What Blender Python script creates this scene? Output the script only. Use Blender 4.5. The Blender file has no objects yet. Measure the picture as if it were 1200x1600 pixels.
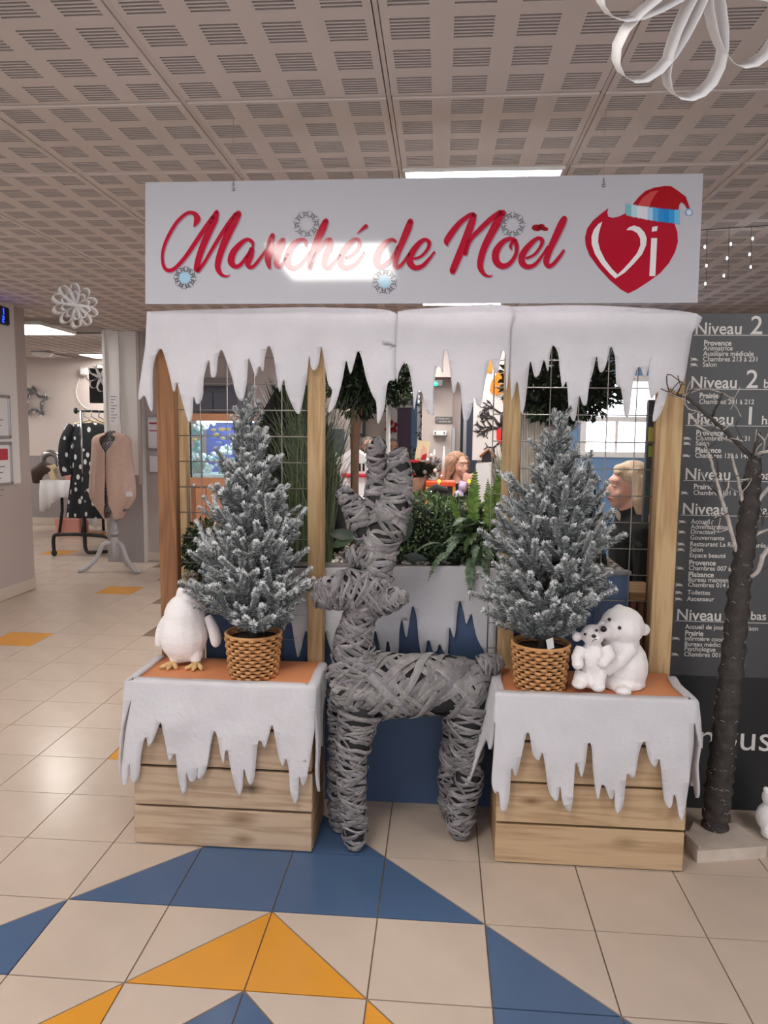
import bpy, bmesh, math, random
from mathutils import Vector, Matrix, noise as mnoise
R = random.Random(7)
scene = bpy.context.scene
COL = scene.collection

# ---------------------------------------------------------------- camera
F = 1150.05                                   # focal length in pixels of a 1200x1600 frame
PITCH, ROLL, YAW = -0.1062367, -0.0106576, -0.0755063
CAM = Vector((0.16887, -2.473, 1.5009))
def _rot():
    sy, cy, sp, cp = math.sin(YAW), math.cos(YAW), math.sin(PITCH), math.cos(PITCH)
    fwd = Vector((sy * cp, cy * cp, sp)); right = Vector((cy, -sy, 0)); down = fwd.cross(right)
    cr, sr = math.cos(ROLL), math.sin(ROLL)
    return cr * right + sr * down, -sr * right + cr * down, fwd
RT, DN, FW = _rot()
cam = bpy.data.cameras.new('camera'); cam_o = bpy.data.objects.new('camera', cam); COL.objects.link(cam_o)
cam.sensor_fit = 'HORIZONTAL'; cam.sensor_width = 36.0; cam.lens = F / 1200 * 36.0; cam.clip_end = 80; cam.clip_start = 0.05
cam_o.matrix_world = Matrix.Translation(CAM) @ Matrix((RT, -DN, -FW)).transposed().to_4x4()
scene.camera = cam_o
# ---------------------------------------------------------------- world, exposure
w = bpy.data.worlds.new('world'); scene.world = w; w.use_nodes = True
w.node_tree.nodes['Background'].inputs[0].default_value = (0.95, 0.96, 1.0, 1)
w.node_tree.nodes['Background'].inputs[1].default_value = 1.5
scene.view_settings.view_transform = 'Standard'; scene.view_settings.look = 'None'
scene.view_settings.exposure = 0.27; scene.view_settings.gamma = 1.0; scene.view_settings.use_curve_mapping = False
scene.cycles.max_bounces = 8; scene.cycles.diffuse_bounces = 5; scene.cycles.use_denoising = True
LAMP = 17.0                                   # radiance of the ceiling lamps

# ---------------------------------------------------------------- measuring helpers (a photo pixel on a known plane)
def ray(px, py):
    d = RT * (px - 600) + DN * (py - 800) + FW * F
    return d
def PY(px, py, y):
    d = ray(px, py); return CAM + d * ((y - CAM.y) / d.y)
def PZ(px, py, z):
    d = ray(px, py); return CAM + d * ((z - CAM.z) / d.z)
def PX(px, py, x):
    d = ray(px, py); return CAM + d * ((x - CAM.x) / d.x)
def MPP(y):                                    # metres per pixel at the depth of plane y (near the middle of the frame)
    return (y - CAM.y) * math.cos(YAW) / F * 1.003

# ---------------------------------------------------------------- materials
def lin(c):
    if isinstance(c, (int, float)): c = (c, c, c)
    return tuple(((v / 255) / 12.92 if v / 255 <= 0.04045 else ((v / 255 + 0.055) / 1.055) ** 2.4) for v in c[:3]) + (1,)
MATS = {}
def mat(name, rgb, rough=0.6, metal=0.0, spec=0.5, emit=0.0, noise=0.0, nscale=8.0, bump=0.0, bscale=60.0, alpha=1.0, trans=0.0, sheen=0.0, stretch=None, detail=3.0, coat=0.0, sss=0.0):
    m = bpy.data.materials.new(name); m.use_nodes = True; MATS[name] = m
    nt = m.node_tree; b = nt.nodes['Principled BSDF']; c = lin(rgb)
    b.inputs['Base Color'].default_value = c; b.inputs['Roughness'].default_value = rough; b.inputs['Metallic'].default_value = metal
    b.inputs['Specular IOR Level'].default_value = spec; b.inputs['Alpha'].default_value = alpha
    b.inputs['Transmission Weight'].default_value = trans; b.inputs['Sheen Weight'].default_value = sheen; b.inputs['Coat Weight'].default_value = coat
    if emit: b.inputs['Emission Color'].default_value = c; b.inputs['Emission Strength'].default_value = emit
    if noise or bump:
        tc = nt.nodes.new('ShaderNodeTexCoord'); mp = nt.nodes.new('ShaderNodeMapping'); nt.links.new(tc.outputs['Object'], mp.inputs[0])
        if stretch: mp.inputs['Scale'].default_value = stretch
    if noise:
        n = nt.nodes.new('ShaderNodeTexNoise'); n.inputs['Scale'].default_value = nscale; n.inputs['Detail'].default_value = detail
        nt.links.new(mp.outputs[0], n.inputs[0])
        r = nt.nodes.new('ShaderNodeValToRGB'); e = r.color_ramp.elements
        e[0].position = 0.25; e[1].position = 0.75
        e[0].color = tuple(v * (1 - noise) for v in c[:3]) + (1,); e[1].color = tuple(min(1, v * (1 + noise)) for v in c[:3]) + (1,)
        nt.links.new(n.outputs[0], r.inputs[0]); nt.links.new(r.outputs[0], b.inputs['Base Color'])
    if bump:
        n2 = nt.nodes.new('ShaderNodeTexNoise'); n2.inputs['Scale'].default_value = bscale; n2.inputs['Detail'].default_value = 4
        nt.links.new(mp.outputs[0], n2.inputs[0])
        bp = nt.nodes.new('ShaderNodeBump'); bp.inputs['Strength'].default_value = bump; bp.inputs['Distance'].default_value = 0.01
        nt.links.new(n2.outputs[0], bp.inputs['Height']); nt.links.new(bp.outputs[0], b.inputs['Normal'])
    return m
def attr_mat(name, rough=0.7, spec=0.3, sheen=0.0, coat=0.0):      # colour from the mesh attribute 'col' (print, flock, leaf variation)
    m = bpy.data.materials.new(name); m.use_nodes = True; MATS[name] = m; nt = m.node_tree; b = nt.nodes['Principled BSDF']
    a = nt.nodes.new('ShaderNodeAttribute'); a.attribute_name = 'col'; nt.links.new(a.outputs['Color'], b.inputs['Base Color'])
    b.inputs['Roughness'].default_value = rough; b.inputs['Specular IOR Level'].default_value = spec; b.inputs['Sheen Weight'].default_value = sheen
    b.inputs['Coat Weight'].default_value = coat
    return m
def wood(name, light, dark, axis='X', rough=0.65, rings=9.0, knots=()):
    """sawn softwood: long grain bands along an axis, random per board, with a few dark knots at given points"""
    m = bpy.data.materials.new(name); m.use_nodes = True; MATS[name] = m; nt = m.node_tree; N = nt.nodes; L = nt.links; b = N['Principled BSDF']
    tc = N.new('ShaderNodeTexCoord'); oi = N.new('ShaderNodeObjectInfo'); ad = N.new('ShaderNodeVectorMath'); ad.operation = 'ADD'
    mul = N.new('ShaderNodeVectorMath'); mul.operation = 'SCALE'; mul.inputs['Scale'].default_value = 7.0
    cmb = N.new('ShaderNodeCombineXYZ')
    for k in range(3): L.new(oi.outputs['Random'], cmb.inputs[k])
    L.new(cmb.outputs[0], mul.inputs[0]); L.new(tc.outputs['Object'], ad.inputs[0]); L.new(mul.outputs[0], ad.inputs[1])
    mp = N.new('ShaderNodeMapping'); s = {'X': (0.6, 9, 9), 'Y': (9, 0.6, 9), 'Z': (9, 9, 0.6)}[axis]; mp.inputs['Scale'].default_value = s
    L.new(ad.outputs[0], mp.inputs[0])
    n1 = N.new('ShaderNodeTexNoise'); n1.inputs['Scale'].default_value = 1.6; n1.inputs['Detail'].default_value = 2; n1.inputs['Distortion'].default_value = 0.6
    L.new(mp.outputs[0], n1.inputs[0])
    mu = N.new('ShaderNodeMath'); mu.operation = 'MULTIPLY'; mu.inputs[1].default_value = rings; L.new(n1.outputs[0], mu.inputs[0])
    fr = N.new('ShaderNodeMath'); fr.operation = 'PINGPONG'; fr.inputs[1].default_value = 0.5; L.new(mu.outputs[0], fr.inputs[0])
    n2 = N.new('ShaderNodeTexNoise'); n2.inputs['Scale'].default_value = 14; n2.inputs['Detail'].default_value = 4; L.new(mp.outputs[0], n2.inputs[0])
    mx = N.new('ShaderNodeMath'); mx.operation = 'MULTIPLY_ADD'; mx.inputs[1].default_value = 0.6; L.new(n2.outputs[0], mx.inputs[0]); L.new(fr.outputs[0], mx.inputs[2])
    rp = N.new('ShaderNodeValToRGB'); e = rp.color_ramp.elements; e[0].position = 0.15; e[0].color = lin(dark); e[1].position = 0.65; e[1].color = lin(light)
    L.new(mx.outputs[0], rp.inputs[0]); col = rp.outputs[0]
    for (p, rad, kc) in knots:
        d = N.new('ShaderNodeVectorMath'); d.operation = 'SUBTRACT'; L.new(tc.outputs['Object'], d.inputs[0]); d.inputs[1].default_value = p
        sc = N.new('ShaderNodeVectorMath'); sc.operation = 'MULTIPLY'; sc.inputs[1].default_value = {'X': (0.45, 0.5, 1), 'Y': (1, .5, 1), 'Z': (1, .5, .5)}[axis]; L.new(d.outputs[0], sc.inputs[0])
        ln = N.new('ShaderNodeVectorMath'); ln.operation = 'LENGTH'; L.new(sc.outputs[0], ln.inputs[0])
        wob = N.new('ShaderNodeMath'); wob.operation = 'MULTIPLY_ADD'; wob.inputs[1].default_value = rad * 0.9; L.new(n2.outputs[0], wob.inputs[0]); L.new(ln.outputs['Value'], wob.inputs[2])
        mr = N.new('ShaderNodeMapRange'); mr.inputs['From Min'].default_value = rad * 0.6; mr.inputs['From Max'].default_value = rad * 1.9; mr.inputs['To Min'].default_value = 0.85; mr.inputs['To Max'].default_value = 0
        L.new(wob.outputs[0], mr.inputs['Value'])
        mi = N.new('ShaderNodeMix'); mi.data_type = 'RGBA'; L.new(mr.outputs[0], mi.inputs['Factor']); L.new(col, mi.inputs['A']); mi.inputs['B'].default_value = lin(kc)
        col = mi.outputs['Result']
    L.new(col, b.inputs['Base Color']); b.inputs['Roughness'].default_value = rough; b.inputs['Specular IOR Level'].default_value = 0.3
    bp = N.new('ShaderNodeBump'); bp.inputs['Strength'].default_value = 0.25; bp.inputs['Distance'].default_value = 0.004
    L.new(n2.outputs[0], bp.inputs['Height']); L.new(bp.outputs[0], b.inputs['Normal'])
    return m

# ---------------------------------------------------------------- mesh building
class MB:
    def __init__(self): self.v = []; self.f = []; self.c = []; self.mi = []; self.sm = []
    def add(self, vs, fs, col=None, mi=0, smooth=False):
        o = len(self.v); self.v += [tuple(p) for p in vs]
        for f in fs: self.f.append(tuple(i + o for i in f)); self.c.append(col); self.mi.append(mi); self.sm.append(smooth)
    def box(self, lo, hi, M=None, **k):
        x0, y0, z0 = lo; x1, y1, z1 = hi
        vs = [Vector(p) for p in ((x0,y0,z0),(x1,y0,z0),(x1,y1,z0),(x0,y1,z0),(x0,y0,z1),(x1,y0,z1),(x1,y1,z1),(x0,y1,z1))]
        if M: vs = [M @ p for p in vs]
        self.add(vs, [(0,3,2,1),(4,5,6,7),(0,1,5,4),(1,2,6,5),(2,3,7,6),(3,0,4,7)], **k)
    def bbox(self, lo, hi, b=0.004, M=None, **k):      # box with chamfered edges
        x0, y0, z0 = lo; x1, y1, z1 = hi; b = min(b, (x1-x0)/2.1, (y1-y0)/2.1, (z1-z0)/2.1)
        vs = []; idx = {}
        for sx in (0, 1):
            for sy in (0, 1):
                for sz in (0, 1):
                    cx, cy, cz = (x0, x1)[sx], (y0, y1)[sy], (z0, z1)[sz]; dx, dy, dz = (b, -b)[sx], (b, -b)[sy], (b, -b)[sz]
                    for a, p in enumerate(((cx, cy+dy, cz+dz), (cx+dx, cy, cz+dz), (cx+dx, cy+dy, cz))):
                        idx[sx, sy, sz, a] = len(vs); vs.append(Vector(p))
        I = lambda *a: idx[a]
        fs = []
        for s in (0, 1):
            q = [I(s,0,0,0), I(s,1,0,0), I(s,1,1,0), I(s,0,1,0)]; fs.append(q if s else q[::-1])
            q = [I(0,s,0,1), I(0,s,1,1), I(1,s,1,1), I(1,s,0,1)]; fs.append(q if s else q[::-1])
            q = [I(0,0,s,2), I(1,0,s,2), I(1,1,s,2), I(0,1,s,2)]; fs.append(q if s else q[::-1])
        for a in (0, 1):
            for c in (0, 1):
                q = [I(0,a,c,1), I(1,a,c,1), I(1,a,c,2), I(0,a,c,2)]; fs.append(q if (a + c) % 2 else q[::-1])
                q = [I(a,0,c,0), I(a,1,c,0), I(a,1,c,2), I(a,0,c,2)]; fs.append(q if (a + c) % 2 == 0 else q[::-1])
                q = [I(a,c,0,0), I(a,c,1,0), I(a,c,1,1), I(a,c,0,1)]; fs.append(q if (a + c) % 2 else q[::-1])
        for sx in (0, 1):
            for sy in (0, 1):
                for sz in (0, 1):
                    q = [I(sx,sy,sz,0), I(sx,sy,sz,1), I(sx,sy,sz,2)]; fs.append(q if (sx+sy+sz) % 2 else q[::-1])
        if M: vs = [M @ p for p in vs]
        self.add(vs, fs, **k)
    def tube(self, pts, rads, n=8, cap=True, squash=1.0, up=None, **k):
        pts = [Vector(p) for p in pts]
        if isinstance(rads, (int, float)): rads = [rads] * len(pts)
        fr = frames(pts, up); vs = []; fs = []
        for (p, (t, a, b)), r in zip(zip(pts, fr), rads):
            for j in range(n):
                an = 2 * math.pi * j / n; vs.append(p + a * (r * math.cos(an)) + b * (r * squash * math.sin(an)))
        for i in range(len(pts) - 1):
            for j in range(n):
                j2 = (j + 1) % n; fs.append((i*n+j, i*n+j2, (i+1)*n+j2, (i+1)*n+j))
        if cap: fs.append(tuple(range(n))[::-1]); fs.append(tuple((len(pts)-1)*n + j for j in range(n)))
        k.setdefault('smooth', True); self.add(vs, fs, **k)
    def ell(self, c, r, M=None, nu=14, nv=9, **k):
        c = Vector(c); r = (r, r, r) if isinstance(r, (int, float)) else r; vs = [Vector((0, 0, -1))]; fs = []
        for i in range(1, nv):
            th = -math.pi/2 + math.pi * i / nv
            for j in range(nu):
                ph = 2*math.pi*j/nu; vs.append(Vector((math.cos(th)*math.cos(ph), math.cos(th)*math.sin(ph), math.sin(th))))
        vs.append(Vector((0, 0, 1))); top = len(vs) - 1
        for j in range(nu):
            j2 = (j+1) % nu; fs.append((0, 1+j2, 1+j))
            for i in range(nv-2): fs.append((1+i*nu+j, 1+i*nu+j2, 1+(i+1)*nu+j2, 1+(i+1)*nu+j))
            fs.append((top, 1+(nv-2)*nu+j, 1+(nv-2)*nu+j2))
        vs = [Vector((p.x*r[0], p.y*r[1], p.z*r[2])) for p in vs]
        if M: vs = [M @ p for p in vs]
        k.setdefault('smooth', True); self.add([p + c for p in vs], fs, **k)
    def lathe(self, c, prof, n=24, cap=True, **k):         # prof: (radius, z)
        c = Vector(c); vs = []; fs = []
        for r, z in prof:
            for j in range(n): vs.append(c + Vector((r*math.cos(2*math.pi*j/n), r*math.sin(2*math.pi*j/n), z)))
        for i in range(len(prof)-1):
            for j in range(n): j2 = (j+1) % n; fs.append((i*n+j, i*n+j2, (i+1)*n+j2, (i+1)*n+j))
        if cap: fs.append(tuple(range(n))[::-1]); fs.append(tuple((len(prof)-1)*n+j for j in range(n)))
        k.setdefault('smooth', True); self.add(vs, fs, **k)
    def quad(self, a, b, c, d, **k): self.add([a, b, c, d], [(0, 1, 2, 3)], **k)
    def prism(self, poly, h, fn=None, **k):               # polygon in (x, y) extruded from z = 0 to h; fn maps a point to the world
        t = tess(poly); n = len(poly); fn = fn or (lambda p: p)
        vs = [fn(Vector((x, y, 0))) for x, y in poly] + [fn(Vector((x, y, h))) for x, y in poly]
        fs = [f[::-1] for f in t] + [tuple(i+n for i in f) for f in t] + [(i, (i+1) % n, (i+1) % n + n, i+n) for i in range(n)]
        self.add(vs, fs, **k)
    def mesh(self, name, mats):
        me = bpy.data.meshes.new(name); me.from_pydata(self.v, [], self.f); 
        for m in (mats if isinstance(mats, (list, tuple)) else [mats]): me.materials.append(MATS[m] if isinstance(m, str) else m)
        me.polygons.foreach_set('use_smooth', self.sm); me.polygons.foreach_set('material_index', self.mi)
        if any(c is not None for c in self.c):
            at = me.color_attributes.new('col', 'FLOAT_COLOR', 'CORNER'); buf = []
            for f, c in zip(self.f, self.c): buf += list((c if c is not None else (1, 1, 1)))[:3] * 0 + [x for _ in f for x in (tuple(c[:3]) + (1,) if c is not None else (1, 1, 1, 1))]
            at.data.foreach_set('color', buf)
        me.update(); return me
    def build(self, name, mats, parent=None, kind=None, label=None):
        return put(name, self.mesh(name, mats), parent, kind=kind, label=label)
def frames(pts, up=None):
    out = []; prev = None
    for i, p in enumerate(pts):
        t = (pts[min(i+1, len(pts)-1)] - pts[max(i-1, 0)])
        t = t.normalized() if t.length > 1e-9 else Vector((0, 0, 1))
        if prev is None:
            u = Vector(up) if up else (Vector((0, 0, 1)) if abs(t.z) < 0.9 else Vector((1, 0, 0)))
            a = u - t * u.dot(t); a.normalize()
        else:
            a = prev - t * prev.dot(t)
            a = a.normalized() if a.length > 1e-6 else t.orthogonal().normalized()
        prev = a; out.append((t, a, t.cross(a)))
    return out
def tess(poly):
    from mathutils.geometry import tessellate_polygon
    return [tuple(t) for t in tessellate_polygon([[Vector((p[0], p[1], 0)) for p in poly]])]
def put(name, data, parent=None, M=None, kind=None, label=None):
    o = bpy.data.objects.new(name, data); COL.objects.link(o)
    if parent is not None:
        o.parent = parent
        if parent.type == 'EMPTY': o.matrix_parent_inverse = Matrix.Translation(parent.location).inverted()
        elif parent.parent is None and parent.location.length > 0: o.matrix_parent_inverse = Matrix.Translation(parent.location).inverted()
    if M is not None: o.matrix_basis = M
    if kind: o['kind'] = kind
    if label: o['label'] = label
    return o
def tag(o, label, cat, group=None, kind=None):
    o['label'] = label; o['category'] = cat
    if group: o['group'] = group
    if kind: o['kind'] = kind
    return o
def thing(name, loc, label, cat, group=None):
    o = bpy.data.objects.new(name, None); COL.objects.link(o); o.location = Vector(loc); o.empty_display_size = 0.05
    return tag(o, label, cat, group)
def struct(name, mb, mats, label=None, cat=None):
    o = mb.build(name, mats); o['kind'] = 'structure'
    if label: o['label'] = label
    if cat: o['category'] = cat
    return o
def smoothpts(pts, n=6):                       # Catmull-Rom through tuples of any length
    P = [tuple(p) for p in pts]; P = [P[0]] + P + [P[-1]]; out = []
    for i in range(1, len(P)-2):
        for k in range(n):
            t = k / n; a, b, c, d = P[i-1], P[i], P[i+1], P[i+2]
            out.append(tuple(0.5*((2*b[q]) + (-a[q]+c[q])*t + (2*a[q]-5*b[q]+4*c[q]-d[q])*t*t + (-a[q]+3*b[q]-3*c[q]+d[q])*t**3) for q in range(len(b))))
    out.append(P[-2]); return out
def remesh(o, voxel, smooth=6):                # melts overlapping volumes into one continuous skin
    m = o.modifiers.new('skin', 'REMESH'); m.mode = 'VOXEL'; m.voxel_size = voxel; m.use_smooth_shade = True
    s = o.modifiers.new('soft', 'SMOOTH'); s.iterations = smooth; s.factor = 0.5
    return o
def rz(a): return Matrix.Rotation(a, 4, 'Z')
def rx(a): return Matrix.Rotation(a, 4, 'X')
def ry(a): return Matrix.Rotation(a, 4, 'Y')
def tr(*p): return Matrix.Translation(Vector(p[0]) if len(p) == 1 else Vector(p))
# ================================================================ materials of the place
mat('ceiling_paint', (222, 211, 205), 0.8); mat('ceiling_back', (150, 142, 138), 0.9)
mat('lamp_glow', (255, 250, 244), 0.5, emit=LAMP); mat('lamp_frame', (225, 222, 218), 0.4)
mat('tile_beige', (188, 171, 157), 0.22, spec=0.4, noise=0.05, nscale=5); mat('tile_blue', (72, 94, 126), 0.22, spec=0.4, noise=0.06, nscale=5)
mat('tile_orange', (206, 142, 48), 0.22, spec=0.4, noise=0.06, nscale=5); mat('grout', (116, 98, 82), 0.9)
mat('wall_pink', (214, 202, 196), 0.8, bump=0.05, bscale=150); mat('wall_white', (226, 222, 220), 0.6, bump=0.08, bscale=90)
mat('wall_grey', (150, 142, 142), 0.7); mat('wall_greige', (182, 170, 165), 0.7); mat('wall_blue', (112, 148, 190), 0.6)
mat('wall_slate', (76, 84, 104), 0.6); mat('white_paint', (235, 232, 230), 0.45); mat('skirt_tile', (204, 190, 176), 0.35)
H = 2.6; T = 0.333

# ================================================================ floor
b = MB(); b.box((-9, -4.6, -0.12), (7, 14, -0.004)); floor = struct('floor', b, 'grout', 'beige tiled floor with blue and orange triangle inlays', 'floor')
G = 0.0022
def tile_mesh(name, poly, m):
    b = MB(); b.prism(poly, 0.004, lambda p: p - Vector((0, 0, 0.004))); return b.mesh(name, m)
e0, e1 = G, T - G
SQ = [(e0, e0), (e1, e0), (e1, e1), (e0, e1)]; dg = G * 1.6
LR = [(e0+dg, e0), (e1, e0), (e1, e1-dg)]; UL = [(e0, e0+dg), (e1-dg, e1), (e0, e1)]        # split along the rising diagonal
LL = [(e0, e0), (e1-dg, e0), (e0, e1-dg)]; UR = [(e1, e0+dg), (e1, e1), (e0+dg, e1)]        # split along the falling diagonal
TM = {}
def tile(i, j, poly, pname, m):
    key = pname + m
    if key not in TM: TM[key] = tile_mesh('floor_tile', poly, m)
    put('tile', TM[key], floor, tr(i*T, j*T, 0))
BE, BL, OR = 'tile_beige', 'tile_blue', 'tile_orange'
SPEC = {(-3,-1): ('/', BL), (-2,-1): ('#', BL), (-1,-1): ('#', BL), (0,-1): ('\\', BL), (-1,0): ('\\', BL), (-2,0): ('/', BL), (-4,-2): ('/', BL),
        (-2,-2): ('/', OR), (-1,-2): ('\\', OR), (1,-2): ('\\', BL), (-3,-3): ('/', OR), (-2,-3): ('/', BL), (-1,-3): ('\\', BL), (0,-3): ('\\', OR),
        (1,-3): ('#', BL), (2,-3): ('\\', BL), (-4,-3): ('#', BE)}
for px, py in ((35, 997), (188, 920), (65, 865), (158, 836), (181, 1180)):
    p = PZ(px, py, 0); SPEC[(math.floor(p.x/T), math.floor(p.y/T))] = ('#', OR)
def visible_tile(i, j):
    c = Vector(((i+.5)*T, (j+.5)*T, 0)) - CAM; z = c.dot(FW)
    if z < 0.4: return False
    x, y = 600 + F*c.dot(RT)/z, 800 + F*c.dot(DN)/z
    if not (-170 < x < 1370 and y < 1780): return False
    if c.y + CAM.y > 1.4 and x > 262: return False
    return True
for i in range(-26, 8):
    for j in range(-5, 27):
        if not visible_tile(i, j): continue
        k, m = SPEC.get((i, j), ('#', BE))
        if k == '#': tile(i, j, SQ, 'sq', m)
        elif k == '/': tile(i, j, LR, 'lr', m); tile(i, j, UL, 'ul', BE)
        else: tile(i, j, LL, 'll', m); tile(i, j, UR, 'ur', BE)

# ================================================================ ceiling of slotted acoustic panels
b = MB(); b.box((-9, -4.6, H+0.03), (7, 14, H+0.15)); ceiling = struct('ceiling', b, 'ceiling_back', 'white acoustic ceiling of slotted square panels', 'ceiling')
CX0, CPX, CY0, CPY = -0.022, 0.693, 0.072, 0.655
def panel_mesh():
    b = MB(); g = 0.010; xs = [g]; ys = [g]; sl = []
    for k in range(4):
        c = CPX*(k+.5)/4; xs += [c - CPX*.078, c + CPX*.078]
        c = CPY*(k+.5)/4; hh = CPY*.16; n = 7
        for q in range(n):
            y0 = c - hh/2*1.0 + hh*q/(n-0.5); sl.append(len(ys)); ys += [y0, y0 + hh/(n-0.5)*.56]
    xs.append(CPX-g); ys.append(CPY-g); sx = {1, 3, 5, 7}; ssl = set(sl); dz = 0.012
    for i in range(len(xs)-1):
        for j in range(len(ys)-1):
            x0, x1, y0, y1 = xs[i], xs[i+1], ys[j], ys[j+1]
            if i in sx and j in ssl:
                b.add([(x0,y0,0),(x1,y0,0),(x1,y1,0),(x0,y1,0),(x0,y0,dz),(x1,y0,dz),(x1,y1,dz),(x0,y1,dz)],
                      [(0,1,5,4),(1,2,6,5),(2,3,7,6),(3,0,4,7)], mi=1); b.add([(x0,y0,dz),(x0,y1,dz),(x1,y1,dz),(x1,y0,dz)], [(0,1,2,3)], mi=1)
            else: b.add([(x0,y0,0),(x0,y1,0),(x1,y1,0),(x1,y0,0)], [(0,1,2,3)])
    x0, x1, y0, y1 = g, CPX-g, g, CPY-g
    b.add([(x0,y0,0),(x1,y0,0),(x1,y1,0),(x0,y1,0),(x0,y0,.02),(x1,y0,.02),(x1,y1,.02),(x0,y1,.02)], [(0,1,5,4),(1,2,6,5),(2,3,7,6),(3,0,4,7),(4,5,6,7)])
    return b.mesh('ceiling_panel', ['ceiling_paint', 'slot_dark'])
mat('slot_dark', (164, 154, 150), 0.9)
PM = panel_mesh()
LAMPS = [(0, 1), (0, 5), (0, 7), (-2, 3), (1, 3), (1, 9), (-1, 8)]  # some are unseen lamps added to brighten the corridor, plants and dining area
SKIP = [(-4.75, -4.03, 5.07, 5.87), (-5.1, -4.4, 8.0, 8.62)]      # cells of the ceiling grid that hold a lamp in view or behind the stall
for i in range(-9, 5):
    for j in range(-3, 13):
        if (i, j) in LAMPS: continue
        mxx, myy = CX0+(i+.5)*CPX, CY0+(j+.5)*CPY
        if any(a-.33 < mxx < c+.33 and e-.31 < myy < g+.31 for a, c, e, g in SKIP): continue
        c = Vector((CX0+(i+.5)*CPX, CY0+(j+.5)*CPY, H)) - CAM; z = c.dot(FW)
        if z < 0.3: continue
        x, y = 600 + F*c.dot(RT)/z, 800 + F*c.dot(DN)/z
        if not (-260 < x < 1460 and y > -260): continue
        put('ceiling_panel', PM, ceiling, tr(CX0+i*CPX, CY0+j*CPY, H))
for i in range(-9, 6):                                                     # slim rails between the panels
    b = MB(); x = CX0+i*CPX; b.box((x-.0065, -2.2, H+.0035), (x+.0065, 8.9, H+.02)); b.build('ceiling_rail', 'ceiling_paint', ceiling)
for j in range(-3, 14):
    b = MB(); y = CY0+j*CPY; b.box((-6.3, y-.0065, H+.011), (3.5, y+.0065, H+.019)); b.build('ceiling_rail', 'ceiling_paint', ceiling)
def lamp(x0, x1, y0, y1, label):
    t = thing('ceiling_lamp', ((x0+x1)/2, (y0+y1)/2, H), label, 'lamp', 'flat lamps in the ceiling')
    b = MB(); f = 0.012; z0 = H - 0.008
    for lo, hi in (((x0, y0, z0), (x1, y0+f, H+.03)), ((x0, y1-f, z0), (x1, y1, H+.03)), ((x0, y0+f, z0), (x0+f, y1-f, H+.03)), ((x1-f, y0+f, z0), (x1, y1-f, H+.03))): b.box(lo, hi)
    b.build('lamp_frame', 'lamp_frame', t)
    b = MB(); b.box((x0+f, y0+f, H-0.004), (x1-f, y1-f, H+.026)); b.build('diffuser', 'lamp_glow', t)
LL_ = {(0, 1): 'square flush ceiling lamp glowing just above the sign board', (-2, 3): 'added ceiling lamp, unseen behind the sign board on the corridor side', (1, 3): 'added ceiling lamp, unseen behind the sign board on the directory side', (0, 7): 'added unseen ceiling lamp over the middle of the dining area', (0, 5): 'added ceiling lamp, unseen behind the sign board over the plants', (1, 9): 'ceiling lamp over the far dining area on the right', (-1, 8): 'ceiling lamp over the far dining area'}
for (i, j) in LAMPS: lamp(CX0+i*CPX+.01, CX0+(i+1)*CPX-.01, CY0+j*CPY+.01, CY0+(j+1)*CPY-.01, LL_[(i, j)])
lamp(-4.75, -4.03, 5.07, 5.87, 'bright ceiling lamp at the entrance of the clothes room, beside the left wall'); lamp(-5.1, -4.4, 8.0, 8.62, 'small bright ceiling lamp deep in the clothes room near the column')
lamp(-0.83, -0.13, -2.02, -1.20, 'ceiling lamp before the stall whose light mirrors in the sign board')
lamp(-8.0, -7.3, 4.9, 5.6, 'added unseen ceiling lamp deep inside the clothes room, nearer one'); lamp(-8.0, -7.3, 7.2, 7.9, 'added unseen ceiling lamp deep inside the clothes room, farther one'); lamp(-3.0, -2.3, -.7, -.05, 'added unseen ceiling lamp over the corridor beside the viewer')  # unseen lamps added to brighten the clothes room and the corridor
lamp(-3.4, -2.7, -2.0, -1.3, 'added unseen ceiling lamp before the stall on the corridor side'); lamp(1.9, 2.6, -2.0, -1.3, 'added unseen ceiling lamp before the stall on the directory side')  # unseen lamps added to raise the general light before the stall

# ================================================================ walls
b = MB(); b.box((-9.1, -4.6, 0), (-9, 14, H+.1)); struct('wall_far_left', b, 'wall_pink')
b = MB(); b.box((7, -4.6, 0), (7.1, 14, H+.1)); struct('wall_right', b, 'wall_pink')
# wall with the notice boards at the left edge
b = MB(); b.box((-3.80, 1.2, 0), (-3.652, 4.14, H+.02)); wl = struct('wall_left', b, 'wall_greige', 'grey wall end with white upper band and notice frames', 'wall')
c0 = PX(15, 757, -3.65); c1 = PX(20, 600, -3.65)
b = MB(); b.box((-3.652, 1.2, c0.z), (-3.646, PX(20, 468, -3.65).y, H)); b.build('white_band', 'wall_white', wl)
b = MB(); b.box((-3.652, 1.2, 0.004), (-3.64, 4.14, 0.11)); struct('baseboard_left', b, 'skirt_tile')
# back wall of the clothes room
YB = 8.75; b = MB(); b.box((-9, YB, 0), (-3.2, YB+.1, H+.02)); wb = struct('wall_back', b, 'wall_pink', 'pale wall of the clothes room with grey lower half', 'wall')
zd = PY(60, 712, YB).z
b = MB(); b.box((-9, YB-.006, 0), (-3.2, YB, zd)); b.build('dado', 'wall_grey', wb)
b = MB(); b.box((-9, YB-.015, 0.004), (-3.2, YB-.006, 0.11)); struct('baseboard_back', b, 'skirt_tile')
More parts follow.
